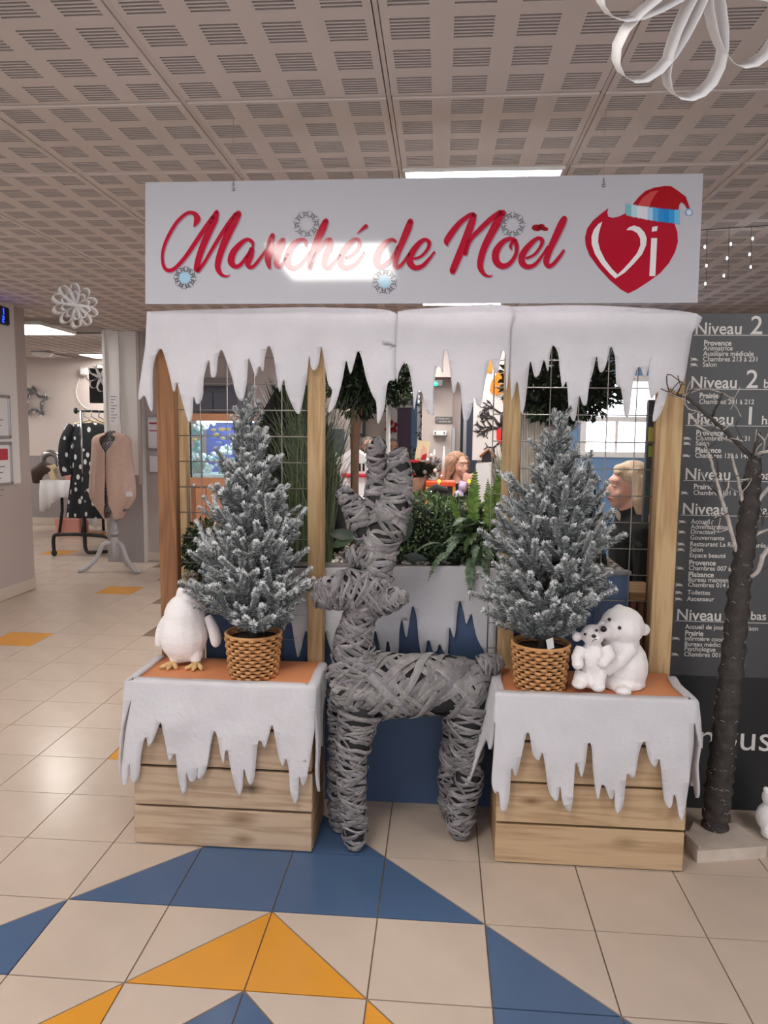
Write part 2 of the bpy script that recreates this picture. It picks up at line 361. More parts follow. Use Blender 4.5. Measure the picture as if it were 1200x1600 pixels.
# column at the room's entrance
xl = PY(165, 700, 5.62).x; xr = PY(221, 700, 5.62).x
b = MB(); b.box((xl, 5.62, 0), (xr, 6.0, H+.02)); col = struct('wall_column', b, 'wall_white', 'white column with grey foot at the clothes room entrance', 'column')
zc = PY(190, 742, 5.62).z; b = MB(); b.box((xl-.004, 5.61, 0), (xr+.004, 5.62, zc)); b.build('grey_foot', 'wall_grey', col)
xa = PY(182, 600, 5.6).x; xb = PY(187, 600, 5.6).x
b = MB(); b.box((xa, 5.595, zc), (xb, 5.62, H)); b.box((xl, 5.60, zc), (xl+.03, 5.62, H)); b.build('edge_strip', 'lamp_frame', col)
b = MB(); b.box((xr-.025, 5.59, 0.9), (xr+.01, 5.62, H)); b.build('corner_guard', 'wall_greige', col)
# corridor wall right of the column, reaching behind the stall
b = MB(); b.box((xr, 5.75, 0), (-0.86, 5.85, H+.02)); wc = struct('wall_corridor', b, 'wall_greige', 'greige corridor wall right of the white column', 'wall')
b = MB(); b.box((xr, 5.735, 0.004), (-0.86, 5.75, 0.1)); struct('baseboard_corridor', b, 'skirt_tile')
# far wall of the dining area
b = MB(); b.box((-3.2, 9.0, 0), (7, 9.1, H+.02)); struct('wall_dining', b, 'wall_pink', 'pale far wall of the dining area', 'wall')
b = MB(); b.box((-0.4, 8.9, 2.28), (2.2, 9.0, H)); struct('trim_1', b, 'wall_greige')
# ================================================================ sign board hung on two hooks
mat('sign_white', (186, 186, 193), 0.06, spec=0.5); mat('print_red', (178, 22, 52), 0.08, spec=0.5); mat('steel', (170, 170, 172), 0.35, metal=0.9)
SY, TILT = 0.2, math.radians(1.3); S0 = PY(660, 378, SY); SN = Vector((0, -math.cos(TILT), math.sin(TILT)))
def PS(px, py, off=0.0):
    d = ray(px, py); P0 = S0 + SN*off; return CAM + d*((P0-CAM).dot(SN)/d.dot(SN))
cs = [PS(227, 475), PS(1090, 473), PS(1099, 271), PS(227, 285)]
b = MB(); bk = [p - SN*0.006 for p in cs]; b.add(cs + bk, [(0,1,2,3),(7,6,5,4),(0,4,5,1),(1,5,6,2),(2,6,7,3),(3,7,4,0)])
sg = thing('market_sign', (cs[0] + cs[1])/2, 'long white hanging sign board lettered in red script with a heart in a red hat', 'sign')
b.build('board', 'sign_white', sg)
for px, py in ((365, 291), (943, 285)):
    b = MB(); p = PS(px, py); q = Vector((p.x, p.y+.006, H)); b.tube([p+Vector((0,-.004,-.012)), p+Vector((0,-.007,-.004)), p+Vector((0,0,.012)), p+Vector((0,.006,.02))], 0.0022, n=6); b.tube([p+Vector((0,.006,.02)), q], .0005, n=4); b.ell(p+Vector((0,-.004,-.012)), .006, nu=8, nv=5); b.build('hook', 'steel', sg)
def ribbons(strokes, ox, oy, s, off, b, dx=0, dy=0, col=None, grow=0):
    for st in strokes:
        q = smoothpts(st, 7); L = []; Rr = []
        for i, (x, y, wd) in enumerate(q):
            a = Vector(q[max(i-1, 0)][:2]); c = Vector(q[min(i+1, len(q)-1)][:2]); t = (c-a)
            if t.length < 1e-6: t = Vector((1, 0))
            t.normalize(); n = Vector((-t.y, t.x)) * (wd/2 + grow)
            L.append((x+n.x, y+n.y)); Rr.append((x-n.x, y-n.y))
        V = [PS(ox+x/s+dx, oy+y/s+dy, off) for x, y in L] + [PS(ox+x/s+dx, oy+y/s+dy, off) for x, y in Rr]; n = len(L)
        b.add(V, [(i, i+1, n+i+1, n+i) for i in range(n-1)], col=col)
        for (x, y, wd) in (q[0], q[-1]):                       # rounded stroke ends
            V = [PS(ox+(x+(wd/2+grow)*.92*math.cos(k*math.pi/5))/s+dx, oy+(y+(wd/2+grow)*.92*math.sin(k*math.pi/5))/s+dy, off) for k in range(10)]
            b.add(V, [tuple(range(10))], col=col)
A_ = [[(378,262,14),(398,225,46),(408,185,60),(378,140,40),(310,140,32),(220,220,34),(140,350,34),(92,470,30),(82,570,28),(102,650,32),(150,676,38),(210,645,36),(300,545,38),(400,400,42),(490,270,46),(560,170,40)],
      [(592,125,40),(568,195,74),(520,310,66),(460,450,62),(420,570,58),(405,655,58),(408,680,36)],
      [(415,675,40),(470,610,32),(540,490,34),(620,360,38),(700,240,42),(765,145,30)],
      [(795,140,58),(758,215,72),(700,330,72),(645,460,64),(605,590,58),(603,660,50),(635,714,34),(680,730,20),(718,714,4)],
      [(930,452,20),(925,412,34),(880,384,34),(820,420,46),(750,500,60),(725,588,64),(762,638,44),(812,622,36),(870,550,34),(915,480,32)],
      [(920,475,50),(905,540,62),(882,605,56),(900,645,38),(940,632,32),(1000,560,30),(1060,470,22),(1095,400,24)]]
B_ = [[(155,345,46),(135,410,66),(118,500,66),(112,580,58),(125,650,30)], [(120,600,20),(165,490,30),(215,415,34),(255,388,40),(240,440,52),(200,540,52),(188,610,46),(212,645,30),(250,605,26),(300,520,24)],
      [(468,445,20),(462,400,34),(420,387,34),(350,430,50),(300,520,60),(292,605,60),(335,652,44),(390,638,34),(450,580,28),(510,500,24)],
      [(655,210,52),(625,280,70),(580,380,66),(535,500,60),(505,600,54),(500,655,40)],
      [(505,640,24),(560,520,30),(640,412,36),(692,388,42),(690,450,54),(652,540,54),(640,620,50),(672,652,36),(720,610,26),(790,530,22)],
      [(840,555,26),(900,530,24),(955,470,26),(968,402,32),(928,384,34),(860,440,48),(802,530,56),(792,610,56),(840,650,46),(910,626,34),(970,570,26),(1012,505,14)],
      [(1032,258,38),(1000,285,30),(945,334,5)]]
C_ = [[(345,400,28),(310,387,34),(250,420,46),(188,500,60),(168,590,60),(202,642,48),(260,615,38),(320,550,30),(370,450,26)],
      [(488,212,52),(465,280,66),(415,400,62),(370,510,52),(347,600,48),(352,642,42),(386,638,36),(430,590,30),(475,520,26)],
      [(525,565,24),(590,540,26),(648,475,30),(662,412,38),(620,387,36),(560,430,50),(497,520,62),(482,600,64),(530,650,52),(600,632,40),(660,570,30),(712,502,18)],
      [(832,440,18),(828,400,56),(870,330,60),(950,230,50),(1040,160,42),(1082,150,40)], [(1082,155,50),(1060,230,68),(1000,400,74),(940,540,68),(890,660,62),(882,690,50)]]
D_ = [[(160,520,40),(205,395,40),(300,290,48),(400,195,50),(490,130,50)], [(515,135,62),(470,210,78),(400,340,70),(340,460,64),(305,580,60),(305,655,52),(342,714,34),(390,730,18),(418,714,4)],
      [(590,475,16),(588,440,32),(615,402,28),(640,430,40),(637,520,36),(580,608,42),(510,636,56),(452,590,64),(450,500,66),(510,412,50),(580,379,40),(635,395,36)],
      [(735,560,24),(810,525,26),(868,450,30),(882,392,40),(840,374,36),(770,430,50),(702,520,60),(692,598,62),(740,640,50),(810,622,36),(880,540,28),(935,450,20)],
      [(1090,188,56),(1060,250,70),(1000,380,64),(950,490,58),(920,588,56),(942,636,42),(990,612,36),(1050,540,32),(1085,485,20)]]
SETS = ((A_, 240, 310), (B_, 400, 310), (C_, 560, 310), (D_, 700, 310))
mat('print_shadow', (150, 140, 150), 0.1, spec=0.5)
b = MB()
for S, ox, oy in SETS: ribbons(S, ox, oy, 6, 0.0006, b, dx=1.6, dy=1.8)
b.build('printed_shadow', 'print_shadow', sg)
b = MB()
for S, ox, oy in SETS: ribbons(S, ox, oy, 6, 0.0012, b)
b.build('lettering', 'print_red', sg, label='red script lettering with white shine')
PR = attr_mat('print_colours', 0.1, 0.5)
def poly_print(b, pts, ox, oy, s, off, c, sm=0):
    if sm: pts = smoothpts(list(pts) + [pts[0]], sm)[:-1]
    b.add([PS(ox+x/s, oy+y/s, off) for x, y in pts], [t[::-1] for t in tess(pts)], col=lin(c))
b = MB(); q6 = dict(ox=900, oy=280, s=5.714)
hp = [(290,258),(279,300),(290,335),(330,345),(390,330),(440,305),(480,280),(700,300),(880,400),(905,470),(910,560),(885,650),(830,750),(750,840),(640,920),(540,985),(465,1022),(400,985),(300,900),(200,790),(120,680),(86,590),(80,520),(100,440),(150,370),(220,310)]
poly_print(b, hp, off=.0008, c=(172, 16, 44), **q6)
poly_print(b, [(235,378),(200,400),(160,450),(139,510),(140,580),(170,670),(230,760),(300,840),(350,887),(435,835),(520,750),(590,670),(625,590),(632,530),(612,475),(570,430),(520,413),(475,428),(448,455),(500,455),(545,480),(573,530),(575,590),(545,660),(480,740),(420,805),(372,850),(320,800),(260,720),(215,630),(197,560),(202,490),(218,430)], off=.0014, c=(224, 222, 224), **q6)
poly_print(b, [(672,525),(725,525),(708,865),(655,865)], off=.0014, c=(224, 222, 224), **q6); poly_print(b, [(682,425),(730,418),(722,462),(675,468)], off=.0014, c=(224, 222, 224), **q6)
b.build('heart_emblem', 'print_colours', sg, label='red heart emblem with white V and i')
b = MB()
poly_print(b, [(505,228),(560,160),(620,105),(700,75),(790,60),(850,62),(920,110),(980,155),(1000,210),(1018,262),(990,262),(970,225),(940,205),(922,230),(915,275),(850,295),(760,285),(660,268),(580,250)], off=.002, c=(164, 14, 28), **q6)
poly_print(b, [(550,232),(600,160),(670,112),(740,98),(700,150),(670,205),(650,258),(590,248)], off=.0025, c=(196, 74, 74), **q6)
def band(x): 
    t = (x-440)/480
    return 222 + 78*t - 20*t*t*1.0, 318 + 110*t - 34*t*t
cols = [(120,180,190),(176,208,220),(214,216,224),(214,214,222),(160,196,228),(86,160,216),(40,138,206),(30,130,202),(52,148,214),(110,180,222)]
for k in range(60):
    x0 = 446 + k*8; x1 = x0 + 8; c = cols[int(k/60*10)]; t0, b0 = band(x0); t1, b1 = band(x1); j = R.uniform(2, 16); j2 = R.uniform(2, 16)
    poly_print(b, [(x0, t0), ((x0+x1)/2-3, (t0+t1)/2-j), (x1, t1), (x1, b1), ((x0+x1)/2+3, (b0+b1)/2+j2), (x0, b0)], off=.003, c=c, **q6)
st = []
for k in range(32):
    r = (46 if k % 2 else 22) * R.uniform(.85, 1.15); st.append((1010 + r*math.cos(k*math.pi/16), 296 + r*math.sin(k*math.pi/16)))
poly_print(b, st, off=.003, c=(98, 158, 204), **q6); poly_print(b, [(1010+24*math.cos(k*math.pi/8), 296+24*math.sin(k*math.pi/8)) for k in range(16)], off=.0035, c=(205, 212, 222), **q6)
b.build('red_hat_print', 'print_colours', sg, label='printed red hat with blue fur band')
b = MB()
for (cx, cy, rx_, ry_) in ((839, 356, 8.5, 5), (846, 354.5, 6, 4.5), (852, 358, 4.5, 3.2)):
    poly_print(b, [(cx+rx_*math.cos(k*math.pi/7)*R.uniform(.9, 1.1), cy+ry_*math.sin(k*math.pi/7)*R.uniform(.9, 1.1)) for k in range(14)], 0, 0, 1, .002, (146, 12, 28))
b.build('printed_mitten', 'print_colours', sg, label='dark red printed dots over the last e')
for (cx, cy, rr, core, a0) in ((479, 350, 21, None, .3), (289, 434, 18, (160, 196, 220), .1), (601, 440, 20, (150, 190, 215), .5), (801, 351, 20, None, .8)):
    b = MB(); c = (86, 90, 102) if core else (112, 112, 118)
    if core: poly_print(b, [(cx+rr*.5*math.cos(k*math.pi/8), cy+rr*.5*math.sin(k*math.pi/8)) for k in range(16)], 0, 0, 1, .0016, core)
    def seg(x0, y0, x1, y1, wd, off=.0022):
        n = Vector((y0-y1, x1-x0)).normalized()*wd/2; poly_print(b, [(x0+n.x, y0+n.y), (x1+n.x, y1+n.y), (x1-n.x, y1-n.y), (x0-n.x, y0-n.y)], 0, 0, 1, off, c)
    for k in range(8):
        a = a0 + k*math.pi/4; u = Vector((math.cos(a), math.sin(a))); n = Vector((-u.y, u.x))
        for s in (-1, 1):
            p = [Vector((cx, cy))+u*rr*f+n*s*rr*g for f, g in ((.48, .1), (.62, .06), (.62, .24), (.74, .1), (.8, .32), (.9, .12), (1.0, .1))]
            for i in range(0, 6): seg(*p[i], *p[i+1], 1.1)
    b.build('snowflake_print', 'print_colours', sg)

# ================================================================ wooden stall frame
wood('post_stained', (140, 98, 66), (112, 74, 48), 'Z', rings=5); wood('post_pale', (192, 162, 122), (162, 128, 88), 'Z', rings=6)
wood('beam_pale', (186, 150, 104), (150, 110, 70), 'X', rings=6)
YP = 0.31
fr = thing('stall_frame', (0.06, YP, 0), 'wooden stall frame of four tall posts with steel wire grids between them', 'frame')
ZT = PY(620, 491, YP).z - .035
def post(xa, xb, y0, y1, m, z1=ZT): b = MB(); b.bbox((xa, y0, 0), (xb, y1, z1), .004); return b.build('post', m, fr)
xs = lambda px, py, y=YP: PY(px, py, y).x
post(PY(243, 600, YP).x, PY(272, 600, YP).x, YP, YP+.045, 'post_stained'); post(PY(274, 640, YP+.3).x, PY(290, 640, YP+.3).x, YP+.3, YP+.345, 'post_pale', 1.72)
post(PY(480, 640, YP).x, PY(505, 640, YP).x, YP, YP+.06, 'post_pale'); post(PY(788, 640, YP).x, PY(814, 640, YP).x, YP, YP+.06, 'post_pale')
post(PY(1033, 640, YP).x, PY(1069, 640, YP).x, YP, YP+.06, 'post_pale'); post(PY(1019, 760, YP+.12).x, PY(1038, 760, YP+.12).x, YP+.10, YP+.145, 'post_stained', 1.75)  # darker second post puts the right post's shaded side into its colour
b = MB(); b.bbox((PY(243, 600, YP).x, YP+.001, ZT), (PY(1069, 600, YP).x, YP+.06, ZT+.035)); b.build('top_beam', 'beam_pale', fr)
mat('wire', (150, 146, 142), 0.45, metal=0.7)
def grid(x0, x1, z0, z1, name='wire_grid'):
    b = MB(); y = YP+.066; n = round((x1-x0)/.1); 
    z = z0
    while z < z1: b.tube([(x0, y, z), (x1, y, z)], .0024, n=5); z += .1012
    for k in range(n+1): x = x0 + (x1-x0)*k/n; b.tube([(x, y-.004, z0), (x, y-.004, z1)], .0024, n=5)
    b.build(name, 'wire', fr)
zl = PY(400, 682, YP+.066).z; zr = PY(930, 691, YP+.066).z
xa = PY(311, 700, YP+.066).x; grid(xa-.1, xa+.1*4.4, zl-.1012*11, ZT-.02); xr_ = PY(991, 750, YP+.066).x; grid(xr_-.1012*5.3, xr_+.1, zr-.1012*11, ZT-.02)

# ================================================================ white felt with icicle edges
def felt_mat(name, c): 
    m = mat(name, c, 0.95, spec=0.1, sheen=0.4, noise=0.05, nscale=14, bump=0.5, bscale=55); nt = m.node_tree
    tl = nt.nodes.new('ShaderNodeBsdfTranslucent'); tl.inputs[0].default_value = lin(c); mx = nt.nodes.new('ShaderNodeMixShader'); mx.inputs[0].default_value = .38
    nt.links.new(nt.nodes['Principled BSDF'].outputs[0], mx.inputs[1]); nt.links.new(tl.outputs[0], mx.inputs[2]); nt.links.new(mx.outputs[0], nt.nodes['Material Output'].inputs[0]); return m
felt_mat('felt', (228, 226, 230))
def felt(name, polys, fn, thick, label, cat='felt cloth', steps=.03, extra_u=(), extra_v=()):
    """polys: outlines in (u, v) metres; cut along a fine grid, then mapped by fn(u, v) -> point, then thickened"""
    bm = bmesh.new()
    for poly in polys:
        vs = [bm.verts.new((x, y, 0)) for x, y in poly]; bm.verts.ensure_lookup_table()
        for t in tess(poly):
            try: bm.faces.new([vs[i] for i in t])
            except ValueError: pass
    us = [v.co.x for v in bm.verts]; vv = [v.co.y for v in bm.verts]
    def cuts(a, c, st): return [a + st*(k+.5) for k in range(int((c-a)/st))]
    for axis, vals in ((Vector((1, 0, 0)), cuts(min(us), max(us), steps) + list(extra_u)), (Vector((0, 1, 0)), cuts(min(vv), max(vv), steps) + list(extra_v))):
        for x in vals: bmesh.ops.bisect_plane(bm, geom=bm.verts[:]+bm.edges[:]+bm.faces[:], plane_co=axis*x, plane_no=axis, dist=1e-5)
    bmesh.ops.recalc_face_normals(bm, faces=bm.faces)
    for v in bm.verts: v.co = fn(v.co.x, v.co.y)
    for f in bm.faces: f.smooth = True
    me = bpy.data.meshes.new(name); bm.to_mesh(me); bm.free(); me.materials.append(MATS['felt'])
    o = put(name, me); s = o.modifiers.new('thick', 'SOLIDIFY'); s.thickness = thick; s.offset = 0
    tag(o, label, cat); return o
def nz(x, y, s, a): return mnoise.noise(Vector((x*s, y*s, 3.1)))*a
YF = 0.265
def jag(pts):                                   # rounds the notches and tips a little
    q = smoothpts(pts, 4); return q
FA = [(230,487),(420,481),(560,482),(618,489),(624,520),(622,560),(618,592),(606,598),(600,640),(590,662),(588,630),(581,616),(572,590),(565,560),(559,549),(552,572),(547,584),(541,563),(536,588),(531,610),(523,634),(513,644),(519,612),(513,600),(510,585),(506,560),(502,541),(498,566),(492,578),(486,574),(483,556),(479,590),(470,640),(464,646),(455,630),(447,610),(443,592),(436,612),(428,560),(420,540),(414,556),(411,580),(405,572),(400,588),(392,566),(388,562),(385,600),(379,626),(370,618),(363,590),(358,575),(347,547),(340,560),(337,586),(330,588),(326,562),(318,590),(316,620),(308,632),(302,620),(299,655),(293,656),(285,628),(277,598),(272,612),(268,598),(262,570),(254,546),(246,552),(239,578),(238,640),(232,634),(226,618),(216,624),(222,580),(228,540)]
FB = [(621,487),(660,482),(795,478),(797,520),(796,570),(791,610),(790,560),(786,548),(781,566),(778,582),(772,580),(766,562),(763,575),(757,600),(752,632),(745,632),(741,620),(737,640),(731,656),(724,654),(720,610),(715,596),(711,612),(707,610),(703,575),(697,545),(693,560),(692,582),(686,572),(681,580),(677,620),(679,646),(672,648),(666,640),(660,615),(653,612),(647,640),(645,612),(641,585),(634,566),(624,580),(620,598),(618,560),(620,520)]
FC = [(797,479),(940,478),(1087,490),(1082,520),(1075,560),(1069,590),(1058,612),(1046,606),(1040,625),(1030,650),(1020,658),(1024,630),(1029,612),(1022,618),(1017,622),(1013,600),(1014,575),(1016,558),(1011,580),(1006,590),(1000,574),(993,580),(987,610),(983,648),(977,648),(973,620),(970,606),(963,598),(961,560),(954,541),(949,560),(944,578),(937,580),(932,556),(927,580),(921,600),(917,630),(911,632),(905,618),(900,650),(895,658),(889,640),(887,608),(884,596),(879,606),(875,580),(872,552),(864,540),(859,556),(856,580),(850,562),(843,584),(835,588),(829,564),(825,590),(820,636),(814,644),(812,620),(808,596),(803,616),(799,622),(797,580)]
def pix_felt(name, P, y, label, amp=.012):
    pl = [PY(px, py, y) for px, py in P]; z0 = max(p.z for p in pl)
    q = jag([(p.x, p.z) for p in pl])
    return felt(name, [q], lambda u, v: Vector((u, y + nz(u, v, 4, amp) + nz(u, v, 17, .003), v)), .008, label)
pix_felt('icicle_felt', FA, YF, 'white icicle-edged felt under the sign, left section over the stained post')
pix_felt('icicle_felt', FB, YF-.008, 'white icicle-edged felt under the sign, bright middle section')
pix_felt('icicle_felt', FC, YF, 'white icicle-edged felt under the sign, right section beside the directory board')

# ================================================================ plank crates
kn = lambda px, py: PY(px, py, 0.0)
wood('plank_left', (180, 156, 132), (152, 126, 102), 'X', rings=5, knots=((kn(392, 1232), .020, (74, 56, 44)), (kn(376, 1280), .024, (126, 96, 70)), (kn(380, 1312), .018, (120, 92, 66))))
wood('plank_right', (180, 152, 120), (152, 122, 92), 'X', rings=5, knots=((kn(830, 1252), .016, (108, 78, 54)), (kn(978, 1318), .02, (134, 112, 80))))
wood('plank_side', (170, 138, 102), (132, 100, 72), 'Y', rings=7); mat('top_orange', (206, 134, 90), 0.5, noise=0.05, nscale=6); mat('gap_shade', (14, 11, 9), 0.9)
ZTOP = 0.605
def crate(x0, x1, y1, m, label):
    t = thing('plank_crate', ((x0+x1)/2, y1/2, 0), label, 'crate', 'plank crates of the stall'); hgt = .1415
    for k in range(4):
        z0 = .003 + k*.150; b = MB(); dx = R.uniform(-.003, .003); b.bbox((x0+dx, R.uniform(0, .003), z0), (x1+dx, .022, z0+hgt-R.uniform(0, .002)), .0025); b.build('plank', m, t)
        for s in (0, 1):
            b = MB(); xx = x1-.022 if s else x0+.0; b.bbox((xx, .0225, z0), (xx+.022, y1, z0+hgt-.001), .0025); b.build('plank', 'plank_side', t)
        b = MB(); b.bbox((x0+.022, y1-.022, z0), (x1-.022, y1, z0+hgt-.001), .0025); b.build('plank', m, t)
    b = MB()
    for xx in (x0+.024, x1-.066): b.box((xx, .024, .004), (xx+.042, .066, .59)); b.box((xx, y1-.066, .004), (xx+.042, y1-.024, .59))
    b.build('corner_battens', 'plank_side', t)
    b = MB(); b.box((x0+.024, .0665, .3), (x1-.024, y1-.0665, .302)); b.box((x0+.024, .0235, .01), (x1-.024, .024, .585)); b.build('gap_shade_sheet', 'gap_shade', t)  # near-black sheet behind the planks puts shade into their gaps
    b = MB(); b.bbox((x0-.004, -.002, .603), (x1+.004, y1+.003, ZTOP+.008), .003); b.build('top_board', 'top_orange', t, label='orange-brown top board')
    return t
XL0, XL1, XR0, XR1, YD = -0.918, -0.265, 0.386, 1.032, 0.29
crate(XL0, XL1, YD, 'plank_left', 'pale plank crate on the corridor side carrying the penguin and a potted fir')
crate(XR0, XR1, YD, 'plank_right', 'yellowish plank crate beside the directory board carrying the polar bears')
ZTOP = 0.613
# felt over the crate edges: front outlines traced in the plane of the front, the flaps round the corners
def crate_felt(x0, x1, front, left, right, label, edges, lean=(0, 0), flare=(0, 0)):
    yf = -.012; zt = ZTOP; ul, ur = x0-.012, x1+.012
    def fn(u, v):
        # u along left flap - front - right flap ; v = height, above zt it folds back onto the top
        over = max(0, v-zt); z = min(v, zt) + (.006 if over > 0 else 0) + nz(u, v, 9, .003); drop = zt - min(v, zt)
        xl = ul - flare[0]*drop; xr = ur + flare[1]*drop
        if u < ul: x = xl - nz(u, v, 8, .01) - lean[0]*drop*min(1, (ul-u)*6); y = yf + (ul-u)
        elif u > ur: x = xr + nz(u, v, 8, .01) + lean[1]*drop*min(1, (u-ur)*6); y = yf + (u-ur)
        else: x = xl + (u-ul)/(ur-ul)*(xr-xl); y = yf - .018*min(1, drop*6) + nz(u, v, 7, .012)*min(1, drop*8)
        if over > 0:
            if u < x0-.012: x += over
            elif u > x1+.012: x -= over
            else: y += over
        return Vector((x, y, z))
    pl = []
    for px, py in front:
        p = PY(px, py, yf-.014); d = max(0, zt-p.z); a, c = ul-flare[0]*d, ur+flare[1]*d; pl.append((min(ur-.001, max(ul+.001, ul+(p.x-a)/(c-a)*(ur-ul))), p.z))
    out = jag(list(left) + pl + list(right)); top = [(right[-1][0], zt+.03), (left[0][0], zt+.03)]
    return felt('crate_felt', [out + top], fn, .009, label, steps=.028, extra_u=(x0-.012, x1+.012), extra_v=(zt-.004, zt, zt+.004))
FL = [(203,1095),(196,1150),(191,1218),(199,1222),(204,1190),(207,1220),(217,1214),(222,1175),(226,1155),(231,1150),(234,1164),(242,1152),(252,1128),(256,1136),(261,1165),(266,1188),(271,1180),(276,1178),(279,1210),(285,1238),(291,1234),(292,1205),(297,1218),(306,1217),(312,1195),(310,1212),(318,1212),(326,1190),(330,1160),(335,1142),(341,1152),(346,1175),(351,1190),(353,1172),(358,1172),(362,1200),(369,1232),(374,1242),(379,1230),(382,1200),(386,1212),(392,1224),(398,1212),(401,1180),(404,1158),(409,1158),(414,1168),(420,1150),(425,1132),(430,1150),(436,1182),(443,1196),(447,1184),(452,1200),(454,1235),(461,1254),(466,1244),(468,1212),(473,1226),(479,1218),(486,1180),(492,1138),(497,1125),(498,1110)]
crate_felt(XL0, XL1, FL, [(XL0-.30, ZTOP-.02), (XL0-.29, ZTOP-.10), (XL0-.25, ZTOP-.16), (XL0-.20, ZTOP-.12), (XL0-.14, ZTOP-.28), (XL0-.11, ZTOP-.20), (XL0-.06, ZTOP-.36), (XL0-.03, ZTOP-.33)],
           [(XL1+.018, ZTOP-.2), (XL1+.03, ZTOP-.36), (XL1+.06, ZTOP-.38), (XL1+.08, ZTOP-.2), (XL1+.13, ZTOP-.26), (XL1+.17, ZTOP-.12), (XL1+.24, ZTOP-.1), (XL1+.28, ZTOP-.02)], 'white felt with icicle edges over the penguin\'s crate', None, flare=(.12, .02))
FRR = [(762,1130),(763,1190),(766,1222),(773,1238),(779,1236),(782,1262),(790,1264),(796,1240),(799,1200),(805,1212),(810,1200),(816,1172),(823,1145),(828,1150),(832,1176),(841,1186),(847,1174),(852,1200),(856,1230),(863,1246),(871,1248),(875,1228),(878,1250),(886,1264),(892,1262),(896,1225),(899,1190),(905,1205),(908,1212),(913,1195),(918,1162),(924,1166),(926,1200),(930,1232),(934,1248),(939,1226),(945,1228),(952,1246),(957,1246),(960,1232),(960,1258),(964,1269),(973,1255),(979,1210),(986,1215),(992,1210),(998,1175),(1007,1158),(1012,1180),(1019,1194),(1024,1196),(1029,1184),(1034,1215),(1038,1250),(1045,1262),(1050,1255),(1053,1240),(1057,1250),(1061,1276),(1066,1278),(1071,1255),(1077,1205),(1083,1160),(1086,1130)]
crate_felt(XR0, XR1, FRR, [(XR0-.27, ZTOP-.02), (XR0-.25, ZTOP-.2), (XR0-.20, ZTOP-.3), (XR0-.16, ZTOP-.36), (XR0-.12, ZTOP-.38), (XR0-.10, ZTOP-.24), (XR0-.07, ZTOP-.18), (XR0-.03, ZTOP-.2), (XR0-.02, ZTOP-.14)],
           [(XR1+.02, ZTOP-.2), (XR1+.04, ZTOP-.32), (XR1+.07, ZTOP-.36), (XR1+.09, ZTOP-.3), (XR1+.12, ZTOP-.34), (XR1+.15, ZTOP-.2), (XR1+.2, ZTOP-.26), (XR1+.26, ZTOP-.02)], 'white felt with icicle edges over the polar bears\' crate', None, lean=(.3, 0), flare=(.03, .10))
# ================================================================ flocked firs in wicker pots
attr_mat('flock', 0.9, 0.15, sheen=0.2); mat('fir_stem', (70, 60, 48), 0.9); mat('wicker', (190, 138, 88), 0.55, noise=0.18, nscale=40); mat('soil_dark', (38, 32, 28), 0.95); mat('tag_grey', (190, 190, 190), 0.5)
RW = random.Random(3)
def needle(b, p, d, ln, wd, side, c):
    s = side * wd; b.add([p-s, p+s, p+d*ln+s*.35, p+d*ln-s*.35], [(0, 1, 2, 3)], col=c)
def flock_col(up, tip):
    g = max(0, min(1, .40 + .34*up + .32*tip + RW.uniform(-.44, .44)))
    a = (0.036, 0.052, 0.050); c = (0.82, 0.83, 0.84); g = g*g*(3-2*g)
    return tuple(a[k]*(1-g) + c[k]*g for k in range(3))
def sprig(b, pts, r0, dens):
    pts = [Vector(p) for p in smoothpts([tuple(p) for p in pts], 2)]
    L = sum((pts[i+1]-pts[i]).length for i in range(len(pts)-1)); fr_ = frames(pts); m = len(pts)-1
    b.tube(pts, [r0*.38]*m + [r0*.22], n=5, col=(0.16, 0.175, 0.17))
    n = int(L*dens)
    for k in range(n):
        t = (k + RW.random())/n*m; i = min(int(t), m-1); f = t-i; p = pts[i].lerp(pts[i+1], f); tt, a, c = fr_[i]
        th = RW.uniform(0, 2*math.pi); rad = a*math.cos(th) + c*math.sin(th); d = (rad*.75 + tt*.85).normalized(); tp = t/m; rr = r0*(1-.35*tp**3)
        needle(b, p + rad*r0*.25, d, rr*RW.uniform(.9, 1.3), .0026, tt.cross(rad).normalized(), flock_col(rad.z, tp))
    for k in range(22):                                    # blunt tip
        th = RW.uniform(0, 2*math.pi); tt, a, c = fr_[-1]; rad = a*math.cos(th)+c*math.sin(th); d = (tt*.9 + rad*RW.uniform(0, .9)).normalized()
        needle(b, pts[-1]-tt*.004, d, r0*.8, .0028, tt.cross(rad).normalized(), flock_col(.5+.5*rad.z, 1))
def branch_mesh(L, ns):
    b = MB(); main = [Vector((L*t, .03*L*math.sin(4*t), L*.26*t*t)) for t in (0, .25, .5, .75, 1)]
    b.tube(main[:3], [.004, .0035, .003], n=5, col=(.05, .042, .035)); sprig(b, [main[1].lerp(main[2], .2), main[2], main[3], main[4]], .0185, 1500)
    for k in range(ns):
        t = .22 + .55*k/max(1, ns-1) if ns > 1 else .4; i = min(int(t*4), 3); p = main[i].lerp(main[i+1], t*4-i); s = 1 if k % 2 else -1
        az = s*RW.uniform(.5, 1.0); el = RW.uniform(.0, .8); ln = min(.105, L*RW.uniform(.42, .62))
        d = Vector((math.cos(az)*math.cos(el), math.sin(az)*math.cos(el), math.sin(el)))
        sprig(b, [p, p+d*ln*.5, p+d*ln + Vector((ln*.15, 0, ln*.15))], .015, 1500)
    return b.mesh('branch', 'flock')
BR = {L: [branch_mesh(L, n) for _ in range(4)] for L, n in ((.09, 2), (.14, 4), (.19, 5), (.24, 6))}
